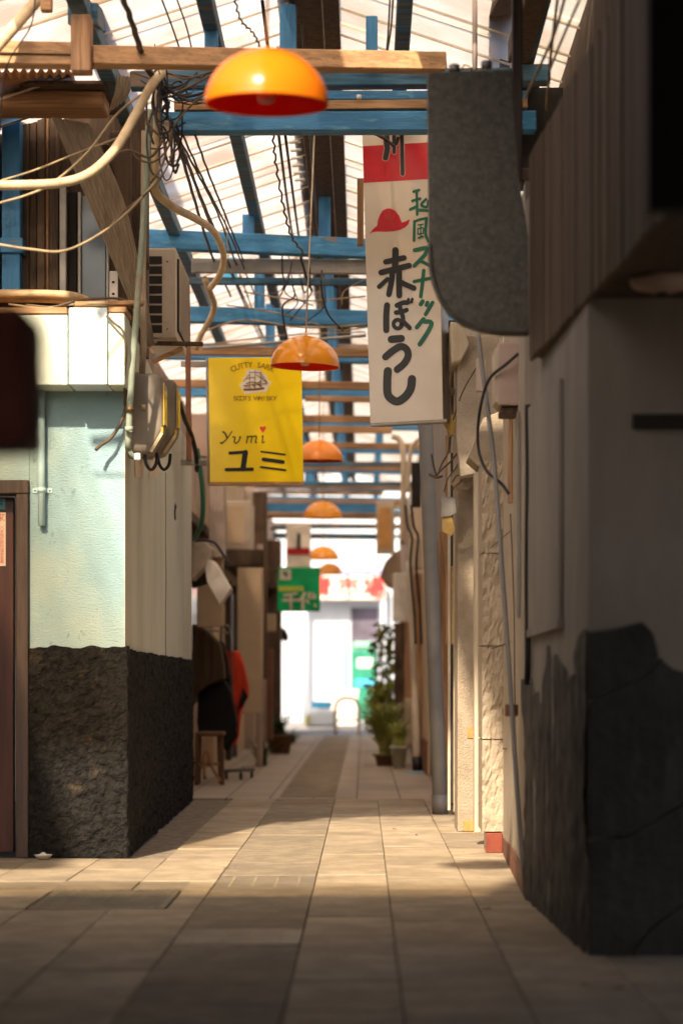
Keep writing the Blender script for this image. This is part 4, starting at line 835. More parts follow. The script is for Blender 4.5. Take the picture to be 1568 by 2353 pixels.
# galvanised projecting sign back
ZG = 8.36
gv = thing('galvanised_sign', 'grey galvanised back of a hanging sign with a rounded lower corner', 'sign', V(1090, 770, ZG))
outl = [(980, 165), (1176, 158), (1190, 400), (1213, 540), (1214, 769), (1150, 768), (1108, 762), (1062, 746), (1028, 718), (1004, 680), (990, 630), (985, 560)]
dprism('panel', outl, ZG, 0.05, m_galv, gv, 0.006, 2)
tube('rim', [V(x, y, ZG - .004) for x, y in ((986, 560), (991, 625), (1006, 676), (1030, 712), (1064, 739), (1110, 755), (1160, 760), (1212, 761))], 0.009, m_galv, gv, 8)
for x, yy in ((1043, 158), (1117, 150)): lathe('bolt', V(x, yy, ZG + .02), [(0, -.01), (.022, -.01), (.022, .014), (.018, .018), (0, .018)], m_alu, gv, 14)
tube('hanger_wire', [V(1060, 160, ZG + .03), V(1066, 148, ZG + .03), V(1078, 152, ZG + .03), V(1084, 162, ZG + .03)], 0.003, m_black, gv, 6)
# upper right dark side: boards, wires, weathered rail
ur = thing('upper_right_wall', 'dark boarded wall with rafters above the slatted canopy', 'wall', (1.2, 9, 2.9))
box('boarding', (1.02, 5.6, 2.99), (1.10, 12.5, 4.25), m_oldz, ur, 0); box('rail', (V(1188, 0, 10.5).x, 10.45, V(0, 192, 10.5).z), (V(1262, 0, 10.5).x, 10.55, V(0, 152, 10.5).z), m_blued, ur)
bar('rafter', V(1128, 60, 11.2), V(1180, -40, 9.6), 0.12, 0.10, m_oldz, ur); bar('rafter', V(1190, 120, 10.2), V(1235, -40, 9.2), 0.10, 0.10, m_oldz, ur)
dbox('dark_post', 1176, -40, 1200, 420, 9.0, 0.05, m_frame, ur); dbox('painted_block', 1148, 60, 1172, 150, 11.0, 0.06, m_blued, ur); dbox('orange_block', 1118, 95, 1142, 160, 11.4, 0.06, m_wood, ur)
dbox('lower_boarding', 1188, 200, 1300, 430, 10.9, 0.08, m_dark, ur, 0); dbox('ledger', 1180, 385, 1240, 405, 9.6, 0.05, m_oldz, ur); dbox('ledger', 1180, 450, 1240, 466, 9.6, 0.05, m_woodz, ur); dbox('block', 1186, 480, 1212, 600, 9.4, 0.05, m_woodz, ur)
bundle('right_wires', 'tan wires slanting across the dark upper right wall', [[(1205, 225, 8.9), (1240, 150, 8.6), (1275, 70, 8.3), (1300, -20, 8.0)], [(1262, 160, 8.6), (1290, 90, 8.3), (1330, 0, 7.9)], [(1255, 250, 8.8), (1262, 150, 8.6), (1272, 60, 8.4), (1282, -20, 8.1)]], m_tanc, 0.006)

# ================================================================== RIGHT SIDE, MIDDLE
QA, QB = (PB[0] + .002, 8.94), (V(1155, 0, 11.2).x, 11.2)
onq = wall_line(QA, QB)
pw = thing('pebble_house', 'cream pebble-dashed wall with red-brown foot between dark house and stucco pillar', 'wall', (1.2, 10, 0))
prism('wall', [(QA[0], QA[1], 0), (QB[0], QB[1], 0), (2.6, QB[1], 0), (2.6, QA[1], 0)], (0, 0, 3.0), m_pebble, pw)
prism('foot_band', [onq(1158, 1962, .001), onq(1203, 2055, .001), onq(1203, 1995, .001), onq(1180, 1950, .001), onq(1158, 1925, .001)], (-0.006, 0, 0), m_rbrown, pw)
tube('dark_gap', [onq(1214, 930, .004), onq(1215, 1100, .004), onq(1213, 1300, .004), onq(1214, 1500, .004), onq(1212, 1570, .004)], 0.014, m_dark, pw, 6)
bar('timber_strip', onq(1177, 945, .012), onq(1177, 1156, .012), 0.03, 0.022, m_woodz, pw, 0.003, Vector((1, 0, 0))); bar('alu_strip', onq(1196, 945, .012), onq(1196, 1420, .012), 0.05, 0.012, m_alu, pw, 0.003, Vector((1, 0, 0)))
# utility box
ub = thing('utility_box', 'faded pinkish utility box on the wall under the galvanised sign', 'box', V(1180, 930, 9.6))
dbox('casing', 1143, 786, 1196, 930, 9.55, 0.22, m_pinkbox, ub, 0.01, 2); dbox('side_cheek', 1136, 800, 1145, 925, 9.56, 0.2, m_trim, ub, 0.004); dbox('shelf', 1197, 902, 1232, 930, 9.5, 0.2, m_pinkbox, ub); dbox('dark_recess', 1197, 780, 1226, 900, 9.6, 0.12, m_dark, ub); dbox('lower_bracket', 1150, 934, 1190, 950, 9.58, 0.2, m_oldz, ub)
tag(tube('wall_conduit', [V(1098, 768, 9.75), V(1108, 850, 9.7), V(1122, 960, 9.62), V(1136, 1080, 9.55), V(1152, 1300, 9.4), V(1168, 1520, 9.25), V(1186, 1800, 9.08), V(1206, 2058, 8.96)], 0.0105, m_pole, None, 10), 'thin leaning dark grey conduit running down to the ground on the right', 'pipe')
tag(dbox('conduit_saddle', 1160, 1618, 1190, 1646, 9.22, 0.03, m_rbrown), 'small rusty bracket gripping the leaning conduit low down', 'bracket')
tag(dbox('small_black_box', 1094, 822, 1118, 898, 11.0, 0.06, m_purp), 'small dark box on the wall beside the top of the leaning conduit', 'box')
tag(tube('dangling_cable', [V(1190, 812, 9.5), V(1160, 838, 9.5), V(1125, 868, 9.55), V(1106, 920, 9.6), V(1097, 985, 9.65), V(1100, 1040, 9.65), V(1118, 1082, 9.6), V(1150, 1110, 9.55), V(1168, 1134, 9.5)], 0.007, m_black, None, 8), 'dark cable looping from the utility box past the leaning conduit', 'cable')
bundle('wall_wires', 'fine wires stapled along the pebble-dashed wall', [[(1172, 1180, 10), (1180, 1400, 9.9), (1182, 1600, 9.8), (1192, 1800, 9.6)], [(1125, 1260, 11), (1165, 1225, 10.5), (1210, 1185, 9.5)], [(1130, 1490, 11), (1170, 1475, 10.4), (1215, 1455, 9.4)], [(1040, 965, 12.4), (1062, 900, 12.2), (1096, 840, 11.5)], [(1155, 1720, 11), (1180, 1722, 10.3), (1200, 1735, 9.5)]], m_brownc, 0.0035)
# pillars
pl = thing('stucco_pillar', 'rough beige stucco pillar in four blocks standing on a red-brown tile', 'pillar', V(1130, 1958, 11.2))
ys = [1060, 1271, 1484, 1699, 1912]
for y0, y1 in zip(ys, ys[1:]):
    a, b = V(1107, y1 - 1.5, 11.2), V(1154, y0 + 1.5, 11.2)
    bm = bmesh.new(); bx(bm, (a.x, 11.2, a.z), (b.x + .1, 11.6, b.z)); bmesh.ops.subdivide_edges(bm, edges=bm.edges[:], cuts=15, use_grid_fill=True)
    for v in bm.verts:
        if abs(v.co.y - 11.2) < 1e-4 or abs(v.co.x - a.x) < 1e-4: v.co.y += -0.014 * noise.noise(v.co * 30) - 0.010 * noise.noise(v.co * 70)
    put('stucco_block', bm, m_beige, pl)
dbox('core', 1112, 1060, 1156, 1912, 11.215, 0.38, m_pebble, pl, 0); dbox('foot_tile', 1116, 1914, 1154, 1960, 11.19, 0.2, m_tileb, pl)
tag(dbox('door_jamb', 1089, 1085, 1105, 1914, 11.7, 0.12, m_trim), 'smooth cream door jamb between the two stucco pillars', 'jamb')
p2 = thing('fine_pillar', 'fine-grained tan pillar with ochre patches behind the cream jamb', 'pillar', V(1072, 1911, 12.75))
dbox('shaft', 1050, 1080, 1096, 1911, 12.75, 0.4, m_beigef, p2, 0.008, 2); dbox('ochre_patch', 1073, 1671, 1097, 1697, 12.742, 0.02, m_ochre, p2); dbox('ochre_base', 1064, 1885, 1100, 1911, 12.738, 0.03, m_ochre, p2)
up2 = thing('upper_pillar_wall', 'sand-coloured roughcast wall and corbel above the two pillars', 'wall', V(1090, 1080, 12.2))
dprism('roughcast', [(1052, 770), (1145, 770), (1160, 1068), (1100, 1085), (1058, 1095), (1048, 1000)], 12.3, 0.5, m_pebble, up2, 0.004); dprism('haunch', [(1110, 960), (1158, 940), (1160, 1070), (1100, 1072), (1075, 1050)], 11.6, 0.3, m_beigef, up2, 0.004)
dprism('corbel', [(1034, 738), (1062, 742), (1078, 790), (1058, 828), (1038, 832)], 12.2, 0.4, m_trim, up2, 0.006); dprism('lead_strip', [(1030, 735), (1046, 735), (1040, 1000), (1028, 1000)], 12.9, 0.05, m_oldz, up2, 0)
sh = thing('sheet_stack', 'narrow corrugated and timber strips leaning between grey pole and tan pillar', 'sheets', V(1038, 1868, 13.4))
for x0, x1, y0, y1, z, mt in ((1028, 1034, 1040, 1862, 13.7, m_trim), (1035, 1040, 1040, 1845, 13.6, m_dark), (1041, 1047, 1000, 1866, 13.3, m_panel), (1023, 1028, 1000, 1480, 13.8, m_woodz), (1036, 1044, 1300, 1480, 13.4, m_ochre)): dbox('strip', x0, y0, x1, y1, z, 0.03, mt, sh, 0.002)
dbox('foot_block', 1036, 1858, 1044, 1872, 13.35, 0.03, m_dark, sh)
# tags, plate and torn wiring
zt_ = 12.55
tagp = thing('paper_tag', 'yellow card tag with a red eyelet hanging beside the white sign', 'tag', V(1042, 1000, zt_))
dprism('card', [(1018, 974), (1049, 943), (1058, 946), (1066, 956), (1064, 977), (1055, 983), (1036, 1001)], zt_, 0.0015, m_tag, tagp, 0); lathe('eyelet', V(1060, 957, zt_ - .004), [(0.003, -.006), (.008, -.006), (.008, .006), (.003, .006)], m_hred, tagp, 12)
tag(dprism('grey_plate', [(1012, 1140), (1047, 1142), (1048, 1180), (1030, 1187), (1012, 1188)], zt_, 0.01, m_alu), 'small grey metal plate fixed below the torn wires', 'plate')
tag(dprism('ochre_plate', [(1015, 1188), (1038, 1186), (1040, 1206), (1046, 1214), (1036, 1232), (1015, 1220)], zt_ + .02, 0.004, m_tag), 'ochre card plate hanging under the grey plate', 'plate')
bundle('torn_wires', 'torn cable ends sticking out beside the grey pole', [[(1033, 1003, 12.5), (1028, 1040, 12.5), (1016, 1062, 12.48), (1002, 1092, 12.45), (985, 1088, 12.42)], [(1002, 1092, 12.45), (996, 1072, 12.45), (990, 1042, 12.45)], [(1045, 1000, 12.5), (1052, 1030, 12.5), (1058, 1050, 12.5)], [(1058, 1030, 12.5), (1036, 1058, 12.45), (1018, 1075, 12.45), (1000, 1092, 12.45)],
    [(985, 1090, 12.42), (1000, 1097, 12.42), (1015, 1094, 12.45)], [(1056, 1052, 12.5), (1048, 1072, 12.5), (1028, 1100, 12.48), (1020, 1130, 12.48)], [(1060, 1104, 12.45), (1045, 1118, 12.45), (1040, 1124, 12.42)], [(1068, 1098, 12.45), (1050, 1092, 12.43), (1038, 1108, 12.42)]], m_brownc, 0.006)
tag(dprism('broken_bracket', [(1036, 1090), (1060, 1062), (1088, 1070), (1090, 1100), (1078, 1122), (1052, 1124), (1034, 1110)], 12.5, 0.06, m_beigef, None, 0.008), 'broken plaster bracket with dangling wires under the paper tag', 'bracket')
bundle('sign_cables', 'grey cables running down the wall right of the white sign', [[(1040, 830, 12.7), (1032, 900, 12.7), (1034, 960, 12.6), (1030, 1040, 12.7)], [(1048, 830, 12.7), (1046, 900, 12.7), (1048, 960, 12.6)]], m_panel, 0.010)
# grey pole
gp = thing('grey_pole', 'leaning grey steel pole rising behind the white vertical sign', 'pole', V(1012, 1870, 14.5))
tube('shaft', [V(966, 700, 14.62), V(977, 980, 14.6), V(994, 1420, 14.55), V(1011, 1868, 14.5)], 0.050, m_pole, gp, 24); tube('base_sleeve', [V(1009.5, 1826, 14.5), V(1011, 1870, 14.5)], 0.0555, m_pole, gp, 24)
# white sign
P0 = V(900, 700, 12.4); nw = Vector((-0.09, -1, 0.0)).normalized(); fw = onplane(P0, nw)
ws = thing('white_sign', 'tall white bar sign with red band, red hat and brush lettering', 'sign', V(940, 970, 14.2))
z1, z2 = (930.0, 330.0, 6.033), (940.0, 620.0, 4.612)
c1 = lambda x, y: ((930 + x / 6.033) * k_, (330 + y / 6.033) * k_); c2 = lambda x, y: ((940 + x / 4.612) * k_, (620 + y / 4.612) * k_)
sq = [fw(*c1(105, 0)), fw(*c1(1300, -70)), fw(*c2(1012, 2205)), fw(*c2(133, 2252))]
prism('face', sq, -nw * 0.01, m_white, ws, 0.002, 1)
sb = [fw(*c1(103, -2), -.0105), fw(*c1(1303, -73), -.0105), fw(*c2(1014, 2208), -.0105), fw(*c2(131, 2255), -.0105)]
prism('casing', sb, -nw * 0.17 + Vector((0.03, 0, 0)), m_alu, ws, 0.003, 1)
prism('red_band', [fw(*c1(121, 312), .0012), fw(*c1(1312, 242), .0012), fw(*c1(1322, 822), .0012), fw(*c1(130, 892), .0012)], -nw * 0.001, m_red, ws)
lettering('hat_emblem', [([(220, 1705), (262, 1640), (300, 1600), (342, 1570), (352, 1490), (385, 1400), (430, 1330), (500, 1297), (560, 1298), (630, 1335), (690, 1410), (732, 1520), (800, 1498), (860, 1463), (838, 1545), (780, 1600), (700, 1637), (600, 1658), (480, 1666), (330, 1662), (270, 1672)], 0)], z1, fw, nw, m_red, ws, 0.0012)
lettering('hat_crease', [([(560, 1480), (600, 1570), (625, 1645)], 6), ([(470, 1385), (490, 1440), (540, 1470), (600, 1430), (612, 1370)], 8), ([(520, 1320), (540, 1380), (530, 1440)], 8)], z1, fw, nw, m_rbrown, ws, 0.0022)
top1 = [([(500, 40), (490, 250), (505, 350), (475, 500)], 88), ([(608, 40), (612, 412)], 58), ([(672, 190), (648, 280)], 50), ([(728, 40), (735, 300), (738, 520), (745, 755)], 60)]
lettering('lettering_outline', [(p, wd + 22) for p, wd in top1], z1, fw, nw, m_pink, ws, 0.0026); lettering('lettering', top1, z1, fw, nw, m_ink, ws, 0.0042)
lettering('lettering', [([(437, 160), (432, 400)], 70), ([(322, 300), (538, 252)], 60), ([(265, 428), (600, 345)], 62), ([(398, 430), (392, 520), (358, 692)], 60), ([(480, 420), (483, 705)], 64), ([(340, 510), (240, 600)], 48), ([(505, 545), (560, 575), (660, 618)], 56)], z2, fw, nw, m_ink, ws)
ring = [(465 + 52 * math.cos(a), 1052 + 52 * math.sin(a)) for a in (2 * math.pi * k / 14 for k in range(15))]
lettering('lettering', [([(336, 825), (326, 960), (326, 1125)], 66), ([(455, 826), (520, 796), (585, 790)], 52), ([(445, 912), (510, 905), (570, 882)], 50), ([(485, 820), (505, 900), (528, 985), (505, 1070)], 48), (ring, 42), ([(520, 1010), (570, 1060), (608, 1098)], 50), ([(594, 752), (584, 785)], 30), ([(640, 750), (628, 788)], 30)], z2, fw, nw, m_ink, ws)
lettering('lettering', [([(388, 1236), (506, 1226)], 80), ([(318, 1448), (400, 1378), (500, 1322), (572, 1358), (588, 1440), (540, 1530), (458, 1600)], 76)], z2, fw, nw, m_ink, ws)
lettering('lettering', [([(345, 1620), (338, 1750), (345, 1900), (400, 1965), (470, 1985), (560, 1925), (620, 1830), (636, 1716)], 88)], z2, fw, nw, m_ink, ws)
for ch, zz in (([([(668, 158), (812, 132), (800, 200), (740, 270), (665, 345)], 42), ([(735, 285), (860, 350)], 36)], z2), ([([(662, 538), (885, 492)], 36), ([(778, 405), (762, 560), (742, 718)], 40)], z2), ([([(765, 778), (742, 812)], 46), ([(822, 792), (812, 822)], 42), ([(885, 792), (800, 935)], 40)], z2),
               ([([(775, 992), (694, 1092)], 46), ([(785, 1020), (872, 1036), (825, 1150), (730, 1295)], 48)], z2),
               ([([(918, 1030), (1005, 1008)], 42), ([(898, 1178), (1020, 1142)], 42), ([(965, 1020), (972, 1200), (975, 1395)], 40), ([(865, 1312), (975, 1262)], 44), ([(1115, 1150), (1045, 1225), (1060, 1260), (1130, 1270), (1150, 1180)], 40), ([(1000, 1320), (1160, 1335)], 40)], z1),
               ([([(932, 1500), (925, 1805)], 44), ([(935, 1505), (1020, 1470), (1122, 1450)], 38), ([(1122, 1450), (1108, 1690), (1150, 1820)], 44), ([(990, 1560), (1070, 1545)], 20), ([(985, 1618), (985, 1705)], 20), ([(985, 1618), (1072, 1606), (1068, 1690)], 20), ([(985, 1705), (1075, 1690)], 20), ([(1030, 1550), (1030, 1750)], 20), ([(990, 1765), (1070, 1738)], 22)], z1)):
    lettering('lettering', ch, zz, fw, nw, m_gink, ws)
for yy in (420, 900): bar('wall_bracket', V(1010, yy, 12.62), V(1052, yy, 12.66), 0.03, 0.04, m_alu, ws)
tube('tube_light', [fw(*c1(375, 165), .10), fw(*c1(1100, 60), .10)], 0.020, m_blued, ws, 10); bar('lower_rail', fw(*c2(135, 2262), -.03), fw(*c2(1060, 2214), -.03), 0.05, 0.018, m_alu, ws)
tag(dbox('brown_stave', 820, 408, 835, 562, 12.75, 0.05, m_woodz), 'brown wooden stave behind the left edge of the white sign', 'stave')
tag(tube('drop_cable', [V(800, 292, 11), V(840, 298, 11.6), V(880, 316, 12.2), V(905, 335, 12.25)], 0.010, m_black, None, 8), 'dark cable dropping from the blue beam to the white sign', 'cable')

# ================================================================== FAR LEFT ROW
def house(name, label, x0, x1, y0, y1, h, mat, side):
    t = thing(name, label, 'house', ((x0 + x1) / 2, (y0 + y1) / 2, 0)); box('wall', (x0, y0, 0), (x1, y1, h), mat, t, 0.01); return t
def alley_piece(t, side, xw, ya, yb, za, zb_, depth, mat, name):
    a, b = (xw, xw + depth) if side < 0 else (xw - depth, xw); return box(name, (a, ya, za), (b, yb, zb_), mat, t, 0.004)
hl = [house('left_row_house', 'brown weathered house side behind the clothes rack', -4, -1.66, 16.25, 22.5, 3.5, m_brownw, -1), house('left_row_house', 'tan rendered house side behind the beige air conditioner', -4, -1.58, 22.52, 28.5, 3.5, m_tanw, -1), house('left_row_house', 'mauve-grey house at the far left end of the alley', -4, -1.45, 28.52, ALLEY_END, 3.5, m_purp, -1)]
for t, xw, y0 in ((hl[0], -1.66, 17), (hl[1], -1.58, 23.5), (hl[2], -1.45, 29.5)):
    d = alley_piece(t, -1, xw, y0 + 1, y0 + 1.9, 0.03, 1.95, 0.04, m_door, 'door'); alley_piece(t, -1, xw, y0 + 1.95, y0 + 2.05, 0, 2.05, 0.07, m_frame, 'door_post'); alley_piece(t, -1, xw, y0 + .88, y0 + .98, 0, 2.05, 0.07, m_frame, 'door_post')
    wn = alley_piece(t, -1, xw, y0 + 2.6, y0 + 4.0, 1.1, 1.9, 0.05, m_frame, 'window'); alley_piece(wn, -1, xw + .03, y0 + 2.7, y0 + 3.9, 1.18, 1.82, 0.03, m_glass, 'pane')
    alley_piece(t, -1, xw, y0 + 0.2, y0 + 5, 2.2, 2.28, 0.28, m_oldz, 'awning')
for (x0, x1, y0, y1, z, d, mt, nm) in ((520, 605, 1262, 1300, 20.5, .3, m_oldz, 'shelf'), (545, 600, 1300, 1640, 21.5, .2, m_tanw, 'panel'), (580, 612, 1130, 1560, 23.5, .2, m_oldz, 'shutter'), (612, 645, 1240, 1690, 30, .3, m_oldz, 'shutter'), (600, 632, 1410, 1450, 26, .3, m_tanw, 'sign_box'), (480, 515, 1110, 1280, 18.5, .25, m_purp, 'panel'), (452, 512, 1240, 1440, 18.8, .1, m_tanw, 'panel'), (612, 626, 1490, 1700, 25, .15, m_rbrown, 'post')):
    q = box(nm, ((x0 - VX) / FPX * z, z, V(0, y1, z).z), ((x1 - VX) / FPX * z, z + d, V(0, y0, z).z), mt, hl[0] if z < 22.5 else hl[1] if z < 28.5 else hl[2], 0.006)
for x, z in ((596, 22.4), (604, 25.5), (640, 31)): tag(tube('drainpipe', [V(x, 1250, z), V(x + 2, 1400, z), V(x + 1, 1560, z), Vector((V(x, 0, z).x, z, 0.01))], 0.035, m_purp, None, 10), {596: 'mauve drainpipe just past the clothes rack', 604: 'second drainpipe beside the beige sign box', 640: 'last drainpipe at the far left corner'}[x], 'drainpipe')
# floodlight with white reflector
fl = thing('floodlight', 'beige floodlight with a white reflector on a bent arm, far left', 'floodlight', V(490, 1390, 18))
dprism('housing', [(440, 1240), (470, 1243), (490, 1262), (474, 1300), (440, 1334)], 17.9, 0.3, m_ac, fl, 0.01); dprism('reflector', [(478, 1285), (494, 1290), (531, 1352), (505, 1390), (474, 1335), (471, 1305)], 17.7, 0.25, m_tarp, fl, 0.012, 2)
tube('arm', [V(445, 1242, 17.8), V(488, 1244, 17.8), V(510, 1270, 17.8), V(530, 1300, 17.8)], 0.012, m_black, fl); dprism('shadow_plate', [(440, 1336), (474, 1300), (476, 1338), (440, 1350)], 18.3, 0.2, m_dark, fl, 0)
ac2 = thing('air_conditioner', 'beige air conditioner unit on the wall beside the yellow sign corner', 'air conditioner', V(545, 1264, 21.5))
dbox('casing', 512, 1150, 577, 1262, 21.4, 0.6, m_ac, ac2, 0.02, 2); dbox('vent', 520, 1160, 560, 1250, 21.39, 0.02, m_tanw, ac2, .004); dbox('bracket', 515, 1263, 560, 1272, 21.5, 0.5, m_oldz, ac2)
# clothes rack
rk = thing('clothes_rack', 'wheeled steel clothes rack at the left wall', 'rack', V(545, 1790, 19.6)); ZR = 19.6
tube('upright', [V(508, 1780, ZR), V(506, 1620, ZR), V(508, 1450, ZR), V(514, 1440, ZR), V(526, 1444, ZR), V(530, 1500, ZR), V(533, 1650, ZR)], 0.012, m_chrome, rk); bar('base_rail', V(508, 1772, ZR), V(585, 1768, ZR), 0.03, 0.03, m_chrome, rk); bar('foot', V(570, 1770, ZR), V(560, 1764, ZR + .6), 0.03, 0.03, m_chrome, rk)
tube('hang_rail', [V(470, 1448, ZR - .3), V(508, 1450, ZR), V(528, 1456, ZR + .6)], 0.010, m_chrome, rk)
for x, z in ((553, ZR - .02), (578, ZR + .3), (520, ZR)):
    p = V(x, 0, z); c = Vector((p.x, z, .035)); tube('castor', [c - Vector((.012, 0, 0)), c + Vector((.012, 0, 0))], 0.035, m_rubber, rk, 14)
def cloth(name, label, pts, Z, mat, d=.14): return tag(dprism(name, pts, Z, d, mat, None, 0.03, 3), label, 'garment', 'clothes hanging on the rack')
cloth('jacket', 'brown jacket hanging at the corner of the plastered wall', [(440, 1432), (458, 1436), (480, 1452), (505, 1478), (513, 1530), (516, 1562), (480, 1572), (455, 1580), (452, 1612), (438, 1620)], 19.2, m_cloth_b, .3)
cloth('dark_trousers', 'long black garment below the brown jacket', [(456, 1572), (485, 1566), (516, 1562), (530, 1590), (540, 1640), (545, 1668), (535, 1690), (528, 1726), (514, 1726), (508, 1680), (455, 1688), (452, 1660)], 19.35, m_cloth_k, .25)
cloth('orange_jacket', 'bright red-orange jacket on the clothes rack', [(512, 1500), (528, 1496), (548, 1494), (558, 1525), (570, 1578), (569, 1606), (552, 1612), (552, 1640), (547, 1690), (540, 1715), (528, 1712), (534, 1680), (538, 1650), (530, 1610), (520, 1560)], 19.7, m_cloth_o, .2)
cloth('navy_jacket', 'thin black garment between the brown and orange jackets', [(500, 1478), (510, 1470), (520, 1505), (528, 1575), (536, 1640), (530, 1650), (515, 1600), (506, 1540)], 19.55, m_cloth_k, .2)
tag(dprism('navy_cuff', [(558, 1578), (570, 1600), (556, 1625), (544, 1630), (552, 1610)], 19.66, 0.03, m_cloth_k, None, .008), 'dark cuff patch on the sleeve of the orange jacket', 'garment')
# stool
stl = thing('wooden_stool', 'dark wooden stool beside the end of the black dado', 'stool', V(480, 1802, 18.6)); ZS = 18.6
dbox('seat', 448, 1682, 513, 1692, ZS - .12, 0.34, m_terra, stl, 0.01)
for x, dy in ((453, 0), (508, 0), (458, .24), (503, .24)):
    p = V(x, 1692, ZS - .08 + dy); q = V(x + (-2 if x < 480 else 3), 1802, ZS - .08 + dy); q.z = 0.002; bar('leg', p, q, 0.035, 0.035, m_terra, stl)
dbox('stretcher', 455, 1752, 507, 1759, ZS - .05, 0.03, m_wood, stl); tube('bentwood_brace', [V(470, 1790, ZS - .1), V(468, 1740, ZS - .1), V(476, 1725, ZS - .1), V(486, 1760, ZS - .1), V(505, 1795, ZS - .1)], 0.014, m_wood, stl)
# plants
def grass(name, label, base, n, h, sp, mat, pot=None, ph=0.0, pr=0.0, cat='plant', lean=(0, 0), grp='potted plants along the alley'):
    t = thing(name, label, cat, base, grp); bm = bmesh.new()
    for k in range(n):
        a = rnd.uniform(0, 6.28); L = h * rnd.uniform(.55, 1.1); out = sp * rnd.uniform(.2, 1.1); ww = rnd.uniform(.006, .014); p = base + Vector((rnd.uniform(-.05, .05), rnd.uniform(-.05, .05), ph)); prev = None
        sdir = Vector((-math.sin(a), math.cos(a), 0))
        for i in range(6):
            u = i / 5; q = p + Vector((math.cos(a) * out * u ** 1.6 + lean[0] * u, math.sin(a) * out * u ** 1.6 + lean[1] * u, L * (u * 1.25 - .55 * u * u))); ws_ = ww * (1 - u * .9) + .001
            c = (bm.verts.new(q - sdir * ws_), bm.verts.new(q + sdir * ws_))
            if prev: bm.faces.new([prev[0], prev[1], c[1], c[0]])
            prev = c
    put('foliage', bm, mat, t)
    if pot: lathe('pot', base, [(0, 0), (pr * .72, 0), (pr * .95, ph * .88), (pr * 1.12, ph * .88), (pr * 1.12, ph), (pr * .98, ph), (pr * .95, ph * .8), (0, ph * .8)], pot, t, 24)
    return t
def at0(x, Z): p = V(x, 0, Z); return Vector((p.x, Z, 0.001))
grass('spider_plant', 'drooping green grass plant on the ground past the clothes rack', at0(600, 22.8), 70, .42, .34, m_leafd)
grass('potted_grass', 'dark potted plant at the left wall near the alley end', at0(642, 26.6), 70, .40, .36, m_leafd, m_terra, .24, .17)
grass('low_weeds', 'low weeds spilling from the far left corner into the light', at0(668, 31), 60, .34, .55, m_leafd)
grass('tall_potted_grass', 'bright yellow-green grass plant among the pots on the right', at0(884, 22.8), 380, .74, .44, m_leafy, m_terra, .12, .12)
grass('pale_potted_plant', 'plant in a pale green pot beside the right-hand drainpipe', at0(916, 22.1), 90, .36, .24, m_leafy, m_potw, .235, .088)
def shrub(name, label, base, h, rr, n, mat, lf=.045, stem=True, grp='potted plants along the alley'):
    t = thing(name, label, 'plant', base, grp); bm = bmesh.new()
    for k in range(n):
        u = rnd.random() ** .8; a = rnd.uniform(0, 6.28); r_ = rr * (0.3 + .7 * rnd.random()) * (1 - .35 * abs(u - .6)); c = base + Vector((math.cos(a) * r_, math.sin(a) * r_, h * (.2 + .8 * u)))
        d = Vector((rnd.uniform(-1, 1), rnd.uniform(-1, 1), rnd.uniform(-.8, .8))).normalized(); s = d.cross(Vector((rnd.random(), rnd.random(), rnd.random()))).normalized(); L = lf * rnd.uniform(.7, 1.5)
        bm.faces.new([bm.verts.new(c - d * L), bm.verts.new(c + s * L * .45), bm.verts.new(c + d * L), bm.verts.new(c - s * L * .45)])
    put('foliage', bm, mat, t)
    for k in range(5): tube('stem', [base + Vector((rnd.uniform(-.03, .03), 0, 0)), base + Vector((rnd.uniform(-.06, .06), rnd.uniform(-.06, .06), h * .5)), base + Vector((rnd.uniform(-rr, rr) * .6, rnd.uniform(-rr, rr) * .6, h * .95))], 0.008, m_terra, t, 5)
    return t
shrub('tall_shrub', 'tall thin shrub rising on the right near the bright alley end', at0(884, 28), 1.65, .22, 230, m_leaf, .06)
shrub('leafy_bush', 'leafy bush at the foot of the tall shrub', at0(880, 26.5), .85, .26, 520, m_leafy, .05)

# ================================================================== FAR RIGHT ROW
hr = [house('right_row_house', 'pale house side with red-brown foot just behind the grey pole', .66, 3, 14.9, 20.5, 3.4, m_greyw, 1), house('right_row_house', 'tan house side behind the pale drainpipe', .62, 3, 20.52, 27.5, 3.4, m_tanw, 1), house('right_row_house', 'dark timbered house at the far right end', .60, 3, 27.52, ALLEY_END, 3.4, m_brownw, 1)]
box('foot_band', (.64, 14.92, 0), (.66, 20.5, .35), m_rbrown, hr[0]); box('foot_band', (.60, 20.54, 0), (.62, 27.5, .33), m_rbrown, hr[1])
for t, xw, y0 in ((hr[0], .66, 15), (hr[1], .62, 21.4), (hr[2], .60, 28.6)):
    alley_piece(t, 1, xw, y0 + 1.4, y0 + 2.3, .03, 1.95, .03, m_orangew if xw > .65 else m_door, 'door'); alley_piece(t, 1, xw, y0 + 2.35, y0 + 2.45, 0, 2.05, .08, m_woodz, 'door_post'); alley_piece(t, 1, xw, y0 + 1.25, y0 + 1.35, 0, 2.05, .08, m_woodz, 'door_post')
    wn = alley_piece(t, 1, xw, y0 + 3.1, y0 + 4.3, 1.1, 1.9, .05, m_frame, 'window'); alley_piece(wn, 1, xw - .03, y0 + 3.2, y0 + 4.2, 1.18, 1.82, .03, m_glass, 'pane')
def fbox(name, label, cat, x0, y0, x1, y1, z, d, mat, r=.01): return tag(dbox(name, x0, y0, x1, y1, z, d, mat, None, r, 2), label, cat)
dp = thing('pale_drainpipe', 'pale grey drainpipe with a black foot beside the pale pot', 'drainpipe', at0(958, 21.6))
tube('pipe', [V(940, 1290, 22), V(946, 1420, 21.9), V(953, 1600, 21.8), V(957, 1745, 21.6), V(958, 1765, 21.6)], 0.040, m_ac, dp, 14); tube('black_shoe', [V(958, 1742, 21.6), V(958, 1772, 21.55)], 0.05, m_black, dp, 12)
